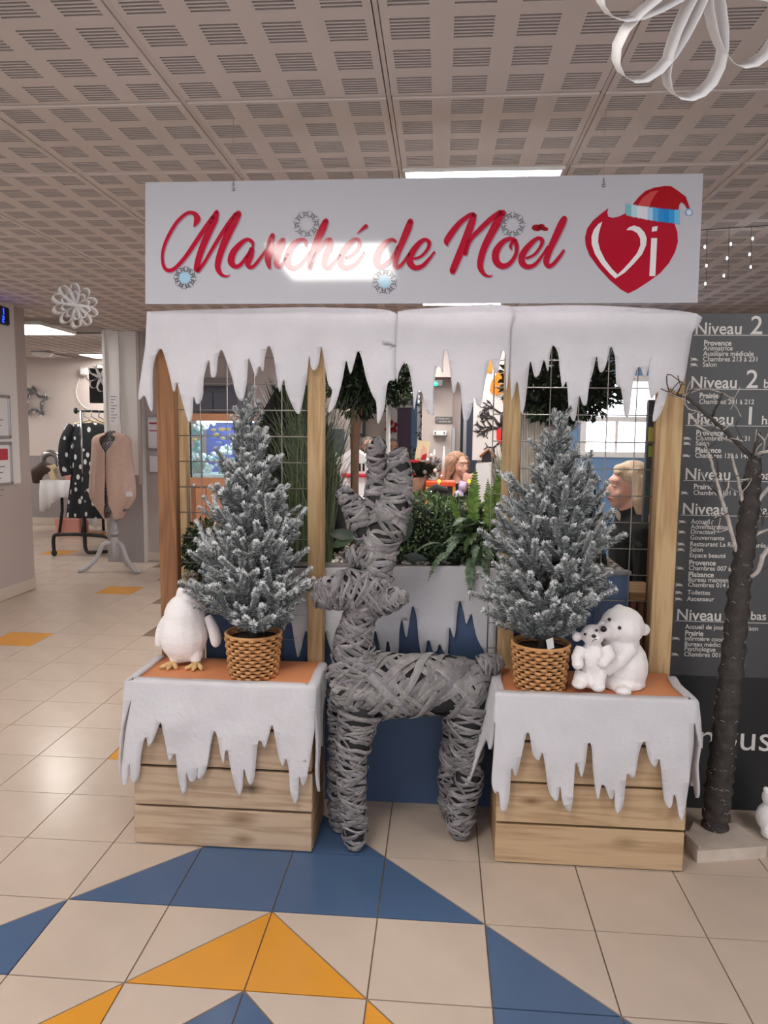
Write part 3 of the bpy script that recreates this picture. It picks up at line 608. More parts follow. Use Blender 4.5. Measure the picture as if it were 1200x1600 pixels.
def basket(b, c, h, r0, r1, rows, nst):
    # staked weave: every row runs in front of and behind the stakes in turn
    for k in range(rows):
        z = h*(k+.5)/rows; r = r0+(r1-r0)*z/h; pts = []; n = nst*4
        vs = []; m = 4
        for j in range(n*2):
            a = 2*math.pi*j/(n*2); s = math.sin(a*nst + math.pi*(k % 2)); rr = r + .0055*s; wd = h/rows*(.44+.12*s); d = .0035
            ca, sa = math.cos(a), math.sin(a)
            for (dr, dz) in ((d, 0), (0, wd), (-d, 0), (0, -wd)): vs.append(c + Vector(((rr+dr)*ca, (rr+dr)*sa, z+dz)))
        N = n*2; fs = [(j*m+q, ((j+1) % N)*m+q, ((j+1) % N)*m+(q+1) % m, j*m+(q+1) % m) for j in range(N) for q in range(m)]
        b.add(vs, fs, smooth=True)
    for j in range(nst):
        a = 2*math.pi*(j+.5)/nst
        b.tube([c+Vector((r0*math.cos(a), r0*math.sin(a), .002)), c+Vector((r1*math.cos(a), r1*math.sin(a), h))], .002, n=4)
def fir(base, top, prof, label, seed, nlev=13):
    r = random.Random(seed); t = thing('flocked_fir', base, label, 'christmas tree', 'flocked firs on the crates'); base = Vector(base); hp = .158; R0, R1 = .083, .099
    pot = MB(); basket(pot, base, hp, R0, R1, 12, 15); po = pot.build('wicker_pot', 'wicker', t, kind='stuff')
    b = MB(); b.tube([base+Vector((R1*math.cos(a*math.pi/24), R1*math.sin(a*math.pi/24), hp)) for a in range(49)], .006, n=6, cap=False); b.build('pot_rim', 'wicker', po)
    b = MB(); b.lathe(base, [(R0-.006, .002), (R1-.008, hp-.018), (.001, hp-.016)], n=20); b.build('soil', 'soil_dark', po)
    b = MB(); tp = Vector(top); tk = [base+Vector((0, 0, hp-.02)), base.lerp(tp, .4), base.lerp(tp, .75), tp]; b.tube(tk, [.013, .011, .007, .003], n=7); b.build('trunk', 'fir_stem', t)
    zb = base.z + hp
    for k in range(nlev):
        f = k/(nlev-1); z = zb + .025 + (tp.z - zb - .15)*f**0.95; reach = prof(z); n = max(3, int(2.6 + reach*27)); ph = r.uniform(0, 6.28); c = base.lerp(tp, (z-base.z)/(tp.z-base.z))
        for j in range(n):
            az = ph + 2*math.pi*j/n + r.uniform(-.25, .25); rr = reach*r.uniform(.68, 1.12); el = r.uniform(-.10 if k > 1 else .02, .40) + .55*f
            L = min(BR, key=lambda q: abs(q - rr*1.02)); s = max(.75, min(1.3, rr*1.02/L)); me = r.choice(BR[L])
            put('branch', me, t, tr(c) @ rz(az) @ ry(-el) @ rx(r.uniform(-.3, .3)) @ Matrix.Scale(s, 4))
    for j in range(11):
        az = j*.58+r.uniform(-.2, .2); put('branch', r.choice(BR[.09 if j % 2 else .14]), t, tr(base+Vector((0, 0, hp+.012+.01*(j % 3)))) @ rz(az) @ ry(-r.uniform(.12, .5)))
    for dz, el, az, L in ((.20, .95, 0.3, .14), (.17, 1.0, 2.3, .14), (.14, 1.0, 4.2, .14), (.10, 1.25, 1.2, .09), (.07, 1.3, 3.4, .14), (.05, 1.5, 5, .09), (.10, 1.2, 5.2, .14)):
        put('branch', r.choice(BR[L]), t, tr(base.lerp(tp, 1-dz/(tp.z-base.z))) @ rz(az) @ ry(-el))
    return t
def P2(*kv):
    def f(z):
        for (z0, r0), (z1, r1) in zip(kv, kv[1:]):
            if z <= z1: return r0 + (r1-r0)*max(0, (z-z0))/(z1-z0)
        return kv[-1][1]
    return f
ZC = ZTOP + .001
t1 = fir((PZ(398, 1052, ZC).x, .115, ZC), (PY(385, 640, .13).x, .14, 1.535), P2((.76, .17), (.84, .225), (1.02, .205), (1.2, .165), (1.36, .115), (1.5, .06), (1.6, .04)), 'snowy artificial fir in a wicker pot in front of the penguin', 5)
t2 = fir((PZ(843, 1072, ZC).x, .10, ZC), (PY(878, 665, .12).x, .13, 1.50), P2((.76, .16), (.84, .215), (1.02, .215), (1.2, .18), (1.34, .12), (1.46, .075), (1.56, .04)), 'snowy artificial fir in a wicker pot beside the polar bears', 11)
b = MB(); b.quad(*[Vector(p) for p in (PY(853, 1000, .0), PY(864, 996, .0), PY(866, 1012, .0), PY(856, 1016, .0))]); b.v += [tuple(Vector(v)+Vector((0, .001, 0))) for v in b.v]; b.f.append((7, 6, 5, 4)); b.c.append(None); b.mi.append(0); b.sm.append(False); b.build('care_tag', 'tag_grey', t2)

# ================================================================ wicker reindeer
mat('deer_core', (42, 40, 42), 0.95); BK = mat('bark', (122, 119, 120), 0.8, noise=0.35, nscale=22, bump=0.8, bscale=90)
_nt = BK.node_tree; _at = _nt.nodes.new('ShaderNodeAttribute'); _at.attribute_name = 'col'; _mx = _nt.nodes.new('ShaderNodeMix'); _mx.data_type = 'RGBA'; _mx.blend_type = 'MULTIPLY'; _mx.inputs['Factor'].default_value = 1.0
_nt.links.new(_nt.nodes['Color Ramp'].outputs[0], _mx.inputs['A']); _nt.links.new(_at.outputs['Color'], _mx.inputs['B']); _nt.links.new(_mx.outputs['Result'], _nt.nodes['Principled BSDF'].inputs['Base Color'])
mat('bark_brown', (134, 108, 98), 0.8, noise=0.2, nscale=40)
deer = thing('wicker_reindeer', (0.08, .13, 0), 'grey wicker reindeer with antlers standing between the two crates', 'reindeer')
def chain(spec, n=5):
    q = smoothpts([(*PY(px, py, y), r*MPP(y)) for px, py, y, r in spec], n); return [Vector(p[:3]) for p in q], [max(.003, p[3]) for p in q]
RB = random.Random(21); NSTRIP = [0]
def limb(name, spec, nstrips, pitch, width, parent=None, flat=.9, single=False, turns=(.6, 1.3), core='deer_core'):
    pts, rad = chain(spec); b = MB(); b.tube(pts, [r*.88 for r in rad], n=14, squash=flat)
    for e in (0, -1): b.ell(pts[e], (rad[e]*.7,)*3, nu=10, nv=7)
    b.c = [(1, 1, 1)]*len(b.c) if core == 'bark' else b.c; o = b.build(name, core, parent or deer); fr_ = frames(pts)
    cum = [0]
    for i in range(len(pts)-1): cum.append(cum[-1] + (pts[i+1]-pts[i]).length)
    L = cum[-1]
    def at(s):
        s = max(0, min(L*.9999, s)); i = 0
        while cum[i+1] < s: i += 1
        f = (s-cum[i])/(cum[i+1]-cum[i]); t, a, c = fr_[i]
        if f > .5 and i+1 < len(fr_): t, a, c = fr_[i+1]
        return pts[i].lerp(pts[i+1], f), rad[i]*(1-f)+rad[i+1]*f, *( (fr_[i][1].lerp(fr_[i+1][1], f)).normalized(), (fr_[i][2].lerp(fr_[i+1][2], f)).normalized(), fr_[i][0])
    bb = MB()
    for k in range(nstrips):
        g_ = RB.uniform(.72, 1.35); cl = (g_, g_*RB.uniform(.96, 1.01), g_*RB.uniform(.95, 1.03))
        s0 = L*((k+RB.random())/nstrips*1.1-.05); sgn = RB.choice((-1, 1)); tn = RB.uniform(*turns); ra = pts and at(s0)[1]
        slope = math.tan(RB.uniform(*pitch))*ra*sgn; th0 = RB.uniform(0, 2*math.pi); wd = width*RB.uniform(.65, 1.25)/2; lift = (RB.uniform(.0, .011) + .001)*min(1, ra/.03); n = int(10 + 12*tn); vs = []; fs = []
        for i in range(n+1):
            th = th0 + (i/n-.5)*tn*2*math.pi*1.0; s = s0 + slope*(th-th0) + nz(k*3.7, i*.35, 1, .012)
            p, r, a, c, t = at(s); ww = min(wd, r*.42)*(1 if 0 < i < n else .5); ll = lift + .004*math.sin(th*2+k); ln = Vector((-math.sin(th), math.cos(th)))
            rd = (a*math.cos(th) + c*flat*math.sin(th)); tang = (a*-math.sin(th) + c*flat*math.cos(th))*r + t*slope; side = rd.cross(tang); side = side.normalized()*ww if side.length > 1e-9 else t*ww
            q = p + rd*(r*.93+ll); rn = rd.normalized(); vs += [q-side, q+rn*.0028, q+side, q-rn*.004]
        for i in range(n): 
            for m_ in range(4): m2 = (m_+1) % 4; fs.append((i*4+m_, (i+1)*4+m_, (i+1)*4+m2, i*4+m2))
        bb.add(vs, fs, smooth=False, col=cl)
        if single: bb.build('bark_strip', 'bark', o); bb = MB(); NSTRIP[0] += 1
    if not single: bb.build('bark_wrap', 'bark', o, kind='stuff')
    return o
yb = lambda px: .085 + (px-520)/240*.11
limb('torso', [(518,1082,yb(518),14),(524,1082,yb(524),30),(538,1076,yb(538),46),(585,1072,yb(585),53),(640,1070,yb(640),49),(695,1072,yb(695),48),(738,1080,yb(738),46),(762,1088,yb(762),12)], 92, (.35, .95), .025, single=True, turns=(.3, .7))
limb('tail', [(752,1045,.19,18),(768,1038,.2,15),(782,1030,.21,7)], 20, (.1, .6), .014, core='bark')
limb('neck', [(560,1075,.09,46),(553,1035,.085,36),(553,1000,.08,28),(560,968,.08,23),(568,940,.08,24)], 62, (.1, .7), .0165, single=True)
limb('head', [(496,931,.03,15),(518,925,.04,24),(548,922,.055,32),(580,922,.075,31),(602,926,.09,20)], 58, (.15, .9), .0135, single=True)
limb('muzzle', [(492,930,.026,13),(500,930,.03,19),(512,927,.036,22)], 22, (.05, .5), .009, core='bark')
limb('ear', [(588,940,.065,22),(608,937,.05,17),(624,934,.04,11),(637,931,.035,4)], 30, (.2, .7), .012, core='bark')
limb('antler', [(590,905,.09,22),(591,870,.09,25),(601,830,.09,28),(614,795,.09,26),(623,760,.09,19),(625,722,.09,15),(620,706,.09,10)], 62, (.1, .6), .017)
limb('antler', [(580,900,.14,20),(578,868,.14,22),(583,832,.14,26),(590,795,.14,24),(592,752,.14,16),(589,718,.14,14),(587,700,.14,12),(597,692,.14,9)], 56, (.1, .6), .017)
limb('antler_prong', [(583,838,.12,24),(560,803,.12,18),(543,778,.12,12),(534,764,.12,8)], 24, (.1, .6), .014)
limb('antler_prong', [(585,872,.08,20),(562,867,.07,14),(546,868,.065,11),(540,868,.06,8)], 18, (.1, .6), .013)
for sp in ([(562,1115,.05,34),(552,1165,.04,25),(549,1220,.034,22),(553,1280,.034,20),(554,1310,.034,15),(554,1322,.034,8)], [(540,1115,.14,26),(535,1170,.148,20),(532,1230,.148,17),(531,1275,.148,15),(530,1294,.148,8)],
           [(736,1100,.15,38),(728,1155,.142,26),(733,1205,.139,22),(722,1250,.139,22),(720,1290,.139,19),(720,1305,.139,9)], [(722,1110,.24,26),(712,1170,.255,21),(706,1220,.258,18),(704,1260,.258,16),(705,1278,.258,8)]):
    limb('leg', sp, 74, (.05, .6), .0135)

# ================================================================ plush animals
mat('plush_white', (232, 226, 226), 0.95, sheen=0.5, spec=0.1, bump=0.4, bscale=120); mat('plush_shade', (220, 214, 212), 0.95, sheen=0.4); mat('black_bead', (14, 13, 14), 0.25); mat('gold_foot', (198, 164, 112), 0.6, noise=0.3, nscale=60)
def Q(px, py, y): return PY(px, py, y)
m_ = MPP(.2)
# penguin
yp = .21; pg = thing('plush_penguin', (PZ(287, 1038, ZC).x, yp, ZC), 'white furry penguin figure with golden feet behind the fir', 'figurine')
b = MB(); b.ell(Q(287, 990, yp), (.094, .085, .112)); b.ell(Q(289, 962, yp), (.080, .074, .085)); b.ell(Q(293, 930, yp), (.043, .043, .052)); b.ell(Q(297, 917, yp), (.034, .034, .03))
b.tube([Q(275, 1022, yp-.02), Q(273, 1036, yp-.03)], [.03, .018]); b.tube([Q(305, 1022, yp-.02), Q(307, 1036, yp-.03)], [.03, .018])
o = remesh(b.build('body', 'plush_white', pg), .006, 5)
for pts in ([(263, 962), (253, 985), (248, 1010)], [(324, 962), (334, 985), (337, 1002), (333, 1008)]):
    b = MB(); b.tube([Q(x, y, yp-.01) for x, y in smoothpts(pts, 4)], [.010 + .013*math.sin(math.pi*min(1, .12+.8*i/(4*len(pts)-4))) for i in range(4*len(pts)-3)], n=10); remesh(b.build('wing', 'plush_white', pg), .005, 4)
for px in (271, 311):
    b = MB(); c = PZ(px, 1040, ZC); 
    for a in (-.6, 0, .6): b.tube([Vector((c.x, yp-.03, ZC+.014)), Vector((c.x+.05*math.sin(a), yp-.03-.055*math.cos(a), ZC+.008))], [.012, .0075], n=8); b.ell(Vector((c.x+.05*math.sin(a), yp-.03-.055*math.cos(a), ZC+.0078)), .0075, nu=8, nv=6)
    b.build('foot', 'gold_foot', pg)
b = MB(); b.tube([Q(289, 917, yp-.05), Q(283, 915, yp-.065), Q(277, 917, yp-.075)], [.010, .007, .002], n=8); b.build('beak', 'black_bead', pg)
mat('fur_grey', (128, 116, 104), 0.95, noise=.5, nscale=60); b = MB()
for k in range(60):
    a = RB.uniform(0, 6.28); e = RB.uniform(.2, 1.5); d = Vector((math.cos(a)*math.cos(e), math.sin(a)*math.cos(e), math.sin(e))); c = Q(297, 908, yp); b.tube([c+d*.022, c+d*RB.uniform(.034, .044)], [.005, .0015], n=4)
b.ell(Q(297, 908, yp), (.03, .03, .018)); b.build('fur_tuft', 'fur_grey', pg)
# big bear
yb_ = .13; bb = thing('polar_bear', (PZ(965, 1080, ZC).x, yb_, ZC), 'large seated white plush polar bear nuzzling the cub', 'figurine')
b = MB(); b.ell(Q(976, 1040, yb_+.02), (.082, .085, .10)); b.ell(Q(970, 1065, yb_+.015), (.086, .085, .05)); b.ell(Q(968, 1005, yb_+.01), (.07, .07, .075)); b.ell(Q(972, 978, yb_), (.078, .076, .070)); b.ell(Q(955, 982, yb_-.035), (.048, .05, .042)); b.ell(Q(946, 985, yb_-.06), (.03, .035, .027))
b.ell(Q(967, 953, yb_+.02), (.022, .014, .022)); b.ell(Q(1007, 984, yb_+.01), (.020, .014, .023)); b.tube([Q(962, 1076, yb_-.03), Q(975, 1082, yb_-.075)], [.032, .024], n=10); b.ell(Q(974, 1082, yb_-.08), (.03, .022, .022)); b.tube([Q(985, 1010, yb_-.03), Q(964, 1035, yb_-.06), Q(945, 1050, yb_-.055)], [.032, .028, .02], n=10)
lowz = min(v[2] for v in b.v)
b.v = [(x, y, max(z, ZC+.0005)) for x, y, z in b.v]
remesh(b.build('body', 'plush_white', bb), .005, 5)
b = MB(); b.ell(Q(943, 983, yb_-.096), (.011, .007, .011)); b.build('nose', 'black_bead', bb)
for px, py, yy in ((968, 981, yb_-.079), (952, 968, yb_-.068)): b = MB(); b.ell(Q(px, py, yy), .0065, nu=10, nv=7); b.build('eye', 'black_bead', bb)
b = MB(); b.ell(Q(1000, 983, yb_-.006), (.007, .004, .009)); b.build('inner_ear', 'plush_shade', bb)
# cub
yc = .075; cb = thing('polar_bear_cub', (PZ(925, 1075, ZC).x, yc, ZC), 'small white plush polar bear cub standing in front of the large bear', 'figurine')
b = MB(); b.ell(Q(926, 1030, yc), (.045, .040, .07)); b.ell(Q(925, 1060, yc), (.048, .040, .035)); b.ell(Q(926, 992, yc-.005), (.040, .038, .037)); b.ell(Q(930, 996, yc-.034), (.020, .022, .017)); b.ell(Q(901, 995, yc), (.017, .012, .018)); b.ell(Q(940, 976, yc), (.014, .011, .013))
b.tube([Q(908, 1014, yc-.01), Q(901, 1028, yc-.035), Q(903, 1036, yc-.05)], [.022, .02, .019], n=10); b.ell(Q(903, 1037, yc-.05), .021); b.tube([Q(945, 1012, yc-.02), Q(952, 1025, yc-.04), Q(944, 1034, yc-.055)], [.024, .024, .018], n=10); b.ell(Q(943, 1035, yc-.055), .019)
b.tube([Q(912, 1050, yc-.01), Q(905, 1070, yc-.02)], [.03, .026], n=10); b.ell(Q(905, 1068, yc-.03), (.027, .03, .018)); b.tube([Q(936, 1045, yc-.015), Q(934, 1072, yc-.03)], [.03, .024], n=10); b.ell(Q(934, 1072, yc-.04), (.026, .03, .019))
b.v = [(x, y, max(z, ZC+.0005)) for x, y, z in b.v]; remesh(b.build('body', 'plush_white', cb), .004, 4)
b = MB(); b.ell(Q(928, 994, yc-.056), (.0075, .005, .0065)); b.build('nose', 'black_bead', cb)
for px, py in ((914, 991), (932, 985)): b = MB(); b.ell(Q(px, py, yc-.042), .005, nu=10, nv=7); b.build('eye', 'black_bead', cb)
b = MB(); b.tube([Q(925, 1003, yc-.056), Q(928, 1000, yc-.058), Q(933, 999, yc-.054), Q(938, 997, yc-.046)], .0011, n=4); b.build('mouth', 'black_bead', cb)

# ================================================================ bare twig tree on a plaster slab
mat('trunk_black', (58, 52, 50), 0.85, noise=.4, nscale=30, bump=1.0, bscale=45); mat('twig', (66, 60, 56), 0.85, noise=.4, nscale=30); mat('twig_snow', (172, 164, 158), 0.9, noise=.4, nscale=45); mat('frost_grey', (138, 130, 124), .9); mat('plaster', (190, 176, 164), 0.9, noise=.12, nscale=14, bump=.5, bscale=40)
yt = .24; tw = thing('twig_tree', (PZ(1117, 1300, 0.04).x, yt, 0), 'bare dark twig tree with frosted branches on a plaster slab before the directory board', 'tree')
b = MB(); pl = [PZ(px, py, .045) for px, py in ((1072, 1308), (1090, 1330), (1198, 1322), (1152, 1286), (1084, 1284))]; pl = [(p.x, p.y) for p in pl]
b.prism(pl, .045); b.build('slab', 'plaster', tw)
b = MB(); s0 = [PZ(px, py, .046) for px, py in ((1073, 1302), (1096, 1324), (1092, 1328), (1070, 1306))]; b.prism([(p.x, p.y) for p in s0], .012, lambda p: p+Vector((0, 0, .0455))); b.build('slab_ledge', 'plaster', tw)
tk = [(1117,1292,yt,20),(1122,1240,yt,20),(1128,1180,yt,19),(1137,1100,yt,18),(1148,1000,yt,17),(1155,920,yt,16),(1163,860,yt,15),(1170,800,yt,14),(1176,745,yt,12),(1180,715,yt,9)]
pts, rad = chain(tk, 8); b = MB(); b.tube(pts, [r*(1+.10*math.sin(i*2.3)+RB.uniform(-.06, .06)) for i, r in enumerate(rad)], n=12); b.ell(pts[0], (rad[0]*1.02, rad[0]*1.02, .03)); b.build('trunk', 'trunk_black', tw)
b = MB()
for k in range(150):
    i = RB.randrange(0, len(pts)-1); th = RB.uniform(0, math.pi*2); n = RB.choice((2, 3)); r = rad[i]*1.05
    b.tube([pts[i] + Vector((r*math.cos(th+.18*j), r*math.sin(th+.18*j), .004*math.sin(j*2)+RB.uniform(-.003, .003))) for j in range(n)], .0016, n=4)
b.build('frost_flakes', 'frost_grey', tw, kind='stuff')
BRS = [([(1178,718,7),(1150,690,6),(1122,664,5.5),(1096,640,5),(1072,620,4),(1058,617,3)], 0), ([(1066,619,2.5),(1047,615,2),(1043,585,1.5),(1070,602,1.2)], 0), ([(1058,617,2),(1064,604,1.5),(1066,596,1)], 0),
       ([(1112,652,3.5),(1122,630,3),(1129,614,2.2)], 0), ([(1129,614,2),(1145,625,1.8),(1142,640,1.2)], 1), ([(1100,645,2),(1075,638,1.8),(1070,624,1.2)], 1), ([(1130,672,3),(1105,662,2.5),(1076,652,1.8)], 1), ([(1150,692,3),(1110,676,2.5),(1085,664,2)], 1),
       ([(1160,880,7),(1148,850,6),(1138,815,5.5),(1128,780,5),(1118,745,4),(1110,715,3.5),(1102,690,3)], 1), ([(1128,780,3),(1136,765,2.5),(1140,750,1.8)], 1), ([(1125,775,3),(1108,758,2)], 0), ([(1120,750,2.5),(1122,725,2),(1106,700,1.6),(1094,668,1.2)], 0),
       ([(1164,800,5),(1158,770,4.5),(1150,735,4),(1142,708,3)], 1), ([(1155,750,3),(1172,748,2)], 1), ([(1176,722,5),(1180,695,4),(1188,675,2.5)], 0), ([(1180,712,5),(1196,706,4.5),(1215,702,4)], 1),
       ([(1172,800,6),(1190,775,6),(1210,752,5)], 1), ([(1170,840,5),(1192,830,4),(1215,826,3)], 1), ([(1165,905,6),(1182,895,6),(1192,870,7),(1205,850,6)], 1), ([(1190,712,3),(1194,690,2.5),(1184,678,1.5)], 1), ([(1162,690,1.5),(1150,665,1.2),(1158,652,1)], 0),
       ([(1133,795,1.8),(1115,812,1.2),(1112,820,1)], 1), ([(1145,825,1.8),(1122,832,1.2)], 1), ([(1185,790,2.5),(1192,810,2),(1190,822,1.5)], 0)]
for k, (sp, snow) in enumerate(BRS):
    yy = yt - .01 - (k % 4)*.012; pts_, rd_ = chain([(x, y, yy if j else yt, r) for j, (x, y, r) in enumerate(sp)], 4); b = MB(); b.tube([p + Vector((RB.uniform(-1, 1), 0, RB.uniform(-1, 1)))*.002 for p in pts_], [max(.0015, r*.58) for r in rd_], n=6)
    b.build('twig_branch', 'twig_snow' if snow else 'twig', tw)

rnd = random.Random(31); k = 0
for sp, snow in BRS:
    for q in range(2):
        x, y, r = sp[rnd.randrange(len(sp))]; a = rnd.uniform(.3, 2.9); L = rnd.uniform(14, 30); yy = yt - .03 + rnd.uniform(-.02, .03)
        pts_, rd_ = chain([(x, y, yy, 1.2), (x + L*.5*math.cos(a) + rnd.uniform(-3, 3), y - L*.5*math.sin(a), yy, 1.0), (x + L*math.cos(a), y - L*math.sin(a), yy, .6)], 3)
        b = MB(); b.tube(pts_, [max(.0009, q_*.6) for q_ in rd_], n=5); b.build('twig_branch', 'twig_snow' if rnd.random() < .5 else 'twig', tw)
p = PZ(1212, 1312, 0); b = MB(); b.ell((p.x, p.y+.05, .062), (.055, .05, .06)); b.ell((p.x, p.y+.05, .14), (.038, .036, .036))
for s in (-1, 1): b.ell((p.x+s*.025, p.y+.05, .172), (.012, .009, .014)); b.ell((p.x+s*.03, p.y+.01, .018), (.02, .03, .017))
tag(remesh(b.build('plush_figure', 'plush_white'), .006, 4), 'small white plush figure on the floor at the edge, beside the plaster slab', 'figurine')
# ================================================================ directory board
mat('board_dark', (68, 68, 70), 0.45); mat('board_black', (34, 35, 38), 0.35); mat('letter_white', (214, 210, 206), 0.6)
YB2 = .47; dx0 = PY(1083, 520, YB2).x - .03; dz1 = PY(1110, 490, YB2).z; zs = PY(1060, 1055, YB2).z
dr = thing('directory_board', (dx0+.55, YB2, 0), 'tall dark grey directory board listing the floors in white letters', 'sign')
b = MB(); b.box((dx0, YB2, zs), (dx0+1.1, YB2+.05, dz1)); b.build('panel', 'board_dark', dr)
b = MB(); b.box((dx0-.004, YB2-.004, 0.0), (dx0+1.104, YB2+.054, zs)); b.build('plinth', 'board_black', dr)
def text(s, p, cap, parent, m='letter_white', bold=0.0, name='lettering', face=0.0, sx=1.0):
    c = bpy.data.curves.new(name, 'FONT'); c.body = s; c.size = cap/.70; c.offset = bold; c.resolution_u = 3; c.materials.append(MATS[m])
    o = bpy.data.objects.new('text', c); me = bpy.data.meshes.new_from_object(o); bpy.data.objects.remove(o); bpy.data.curves.remove(c); me.name = name
    return put(name, me, parent, tr(p) @ rz(face) @ rx(math.pi/2) @ Matrix.Diagonal((sx, 1, 1, 1)))
mp_ = MPP(YB2) * .985
def dline(px, py, s, cap, bold=0.0, sx=1.0): return text(s, PY(px, py, YB2) + Vector((0, -.0015, 0)), cap*mp_, dr, bold=bold*mp_, sx=sx)
def head(px, py, num, suf):
    dline(px, py, 'Niveau', 17.5, .35, .98); p = PY(px, py, YB2); nx = {'2': 86, '1': 88, '0': 88}[num]; dline(px+nx, py, num, 27, .3); dline(px+nx+28, py, suf, 13, .2)
    b = MB(); z = p.z - .0055; b.box((p.x-.003, YB2-.0016, z), (dx0+1.05, YB2-.0002, z+.0022)); b.build('rule', 'letter_white', dr)
LINES = [(1085,522,'2','haut',[(540,'Provence',1),(547.5,'Animatrice',0),(556,'Auxiliaire médicale',0),(564.5,'Chambres 213 à 231',0),(573,'Salon',0)], [564.5, 573]),
         (1078,606,'2','bas',[(622,'Prairie',1),(631,'Chambres 201 à 212',0)], [631]),
         (1073,663,'1','haut',[(680,'Provence',1),(688,'Chambres 113 à 131',0),(696,'Salon',0),(707,'Plaisance',1),(715,'Chambres 132 à 140',0)], [688, 696, 715]),
         (1069,749,'1','bas',[(764,'Prairie',1),(773,'Chambres 101 à 112',0)], [773]),
         (1065,803,'0','haut',[(818,'Accueil',0),(826,'Administration',0),(834,'Direction',0),(843,'Gouvernante',0),(853,'Restaurant La Reine des prés',0),(861.5,'Salon',0),(870.5,'Espace beauté',0),(882.5,'Provence',1),(890.5,'Chambres 007 à 013',0),(901,'Plaisance',1),(908.5,'Bureau maintenance',0),(916.5,'Chambres 014 à 027',0),(928.5,'Toilettes',0),(938.5,'Ascenseur',0)], [818, 834, 853, 861.5, 890.5, 916.5, 928.5, 938.5]),
         (1056,968,'0','bas',[(982,'Accueil de jour Club maison',0),(992.5,'Prairie',1),(1000.5,'Infirmière coordinatrice',0),(1009,'Bureau médical',0),(1016.5,'Psychologue',0),(1025,'Chambres 001 à 006',0)], [1000, 1025])]
for px, py, num, suf, sub, icons in LINES:
    head(px, py, num, suf)
    for yy, s, bd in sub: dline(px+15-(yy-py)*.05, yy, s, 8.0 if bd else 7.2, .30 if bd else .12, .94)
    for yy in icons:                                    # small pictograms: beds, sofas, figures
        b = MB(); p = PY(px-4-(yy-py)*.05, yy, YB2); u = mp_; y0, y1 = YB2-.0016, YB2-.0002
        b.box((p.x, y0, p.z+1.2*u), (p.x+11*u, y1, p.z+3.2*u)); b.box((p.x, y0, p.z), (p.x+1.3*u, y1, p.z+5.6*u)); b.box((p.x+9.7*u, y0, p.z), (p.x+11*u, y1, p.z+4*u)); b.box((p.x+2*u, y0, p.z+3.2*u), (p.x+8*u, y1, p.z+5*u)); b.build('pictogram', 'letter_white', dr)
text('nous', PY(1088, 1168, YB2) + Vector((0, -.0055, 0)), 42*mp_, dr, sx=1.0)

# ================================================================ planter behind the stall, its felt and plants
mat('planter_blue', (56, 76, 108), 0.55); mat('rim_grey', (118, 114, 114), 0.5); mat('pebble', (224, 218, 210), 0.7); mat('soil_brown', (120, 104, 90), 0.9)
YPL = .395; zp = PY(620, 885, YPL).z; px0 = PY(322, 1000, YPL).x; px1 = PY(981, 960, YPL).x
pt = thing('planter', ((px0+px1)/2, YPL+.25, 0), 'long blue planter wall behind the stall with a grey rim and white pebbles', 'planter')
b = MB(); b.box((px0, YPL, 0), (px1, YPL+.55, zp-.012)); b.build('front_panel', 'planter_blue', pt)
b = MB(); b.bbox((px0-.005, YPL-.008, zp-.012), (px1+.005, YPL+.03, zp+.004), .002); b.bbox((px0-.005, YPL+.52, zp-.012), (px1+.005, YPL+.558, zp+.004), .002); b.build('rim', 'rim_grey', pt)
b = MB(); b.box((px0, YPL+.03, zp-.012), (px1, YPL+.52, zp-.004)); b.build('soil', 'soil_brown', pt)
b = MB()
for k in range(700): x = RB.uniform(px0+.02, px1-.02); y = RB.uniform(YPL+.035, YPL+.51); r = RB.uniform(.006, .014); b.ell((x, y, zp-.002+r*.2), (r, r*.8, r*.6), nu=6, nv=4)
b.build('pebbles', 'pebble', pt, kind='stuff')
FP = [(430,889),(600,886),(779,888),(777,930),(775,985),(774,1018),(770,1030),(762,1026),(754,1014),(745,996),(740,975),(737,959),(732,968),(728,974),(724,955),(719,938),(715,952),(712,985),(709,996),(704,983),(702,981),(701,1000),(699,1022),(692,1016),(687,1006),(683,1016),(677,1018),(672,1003),(668,1001),(664,1020),(658,1022),(654,1000),(651,965),(645,946),(640,968),(636,994),(632,988),(628,968),(624,985),(622,1022),(612,1024),(608,1004),(604,1004),(602,1022),(596,1022),(591,1000),(586,985),(580,1010),(560,1030),(530,1026),(519,1018),(512,1000),(507,985),(500,1000),(492,985),(485,1000),(478,985),(472,1010),(466,1027),(461,1005),(456,975),(450,968),(444,985),(438,975)]
pix_felt('icicle_felt', FP, YPL-.018, 'white felt with icicle edge hung on the blue planter behind the reindeer', .004)
LEAF = attr_mat('leaf', 0.45, 0.4)
def leafcloud(b, c, r, n, ln, cols, rnd, droop=0.0, shell=.35, wid=.42):
    c = Vector(c)
    for k in range(n):
        d = Vector((rnd.gauss(0, 1), rnd.gauss(0, 1), rnd.gauss(0, 1))).normalized(); f = 1 - shell*rnd.random()**1.5
        p = c + Vector((d.x*r[0], d.y*r[1], d.z*r[2]))*f; a = (d + Vector((rnd.gauss(0, .6), rnd.gauss(0, .6), rnd.gauss(0, .6)-droop))).normalized(); s = a.orthogonal().normalized(); s = Matrix.Rotation(rnd.uniform(0, 6.28), 3, a) @ s
        l = ln*rnd.uniform(.7, 1.3); col = lin(rnd.choice(cols)); nrm = a.cross(s)*l*.10
        b.add([p, p+a*l*.5+s*l*wid*.5+nrm, p+a*l, p+a*l*.5-s*l*wid*.5+nrm], [(0, 1, 2, 3)], col=col)
GR = [(34, 48, 30), (44, 62, 36), (58, 80, 44), (30, 40, 28)]; DK = [(24, 30, 24), (32, 40, 30), (18, 22, 18), (40, 52, 34)]; BX = [(106, 128, 88), (126, 148, 104), (84, 106, 70), (66, 88, 56), (150, 168, 128)]
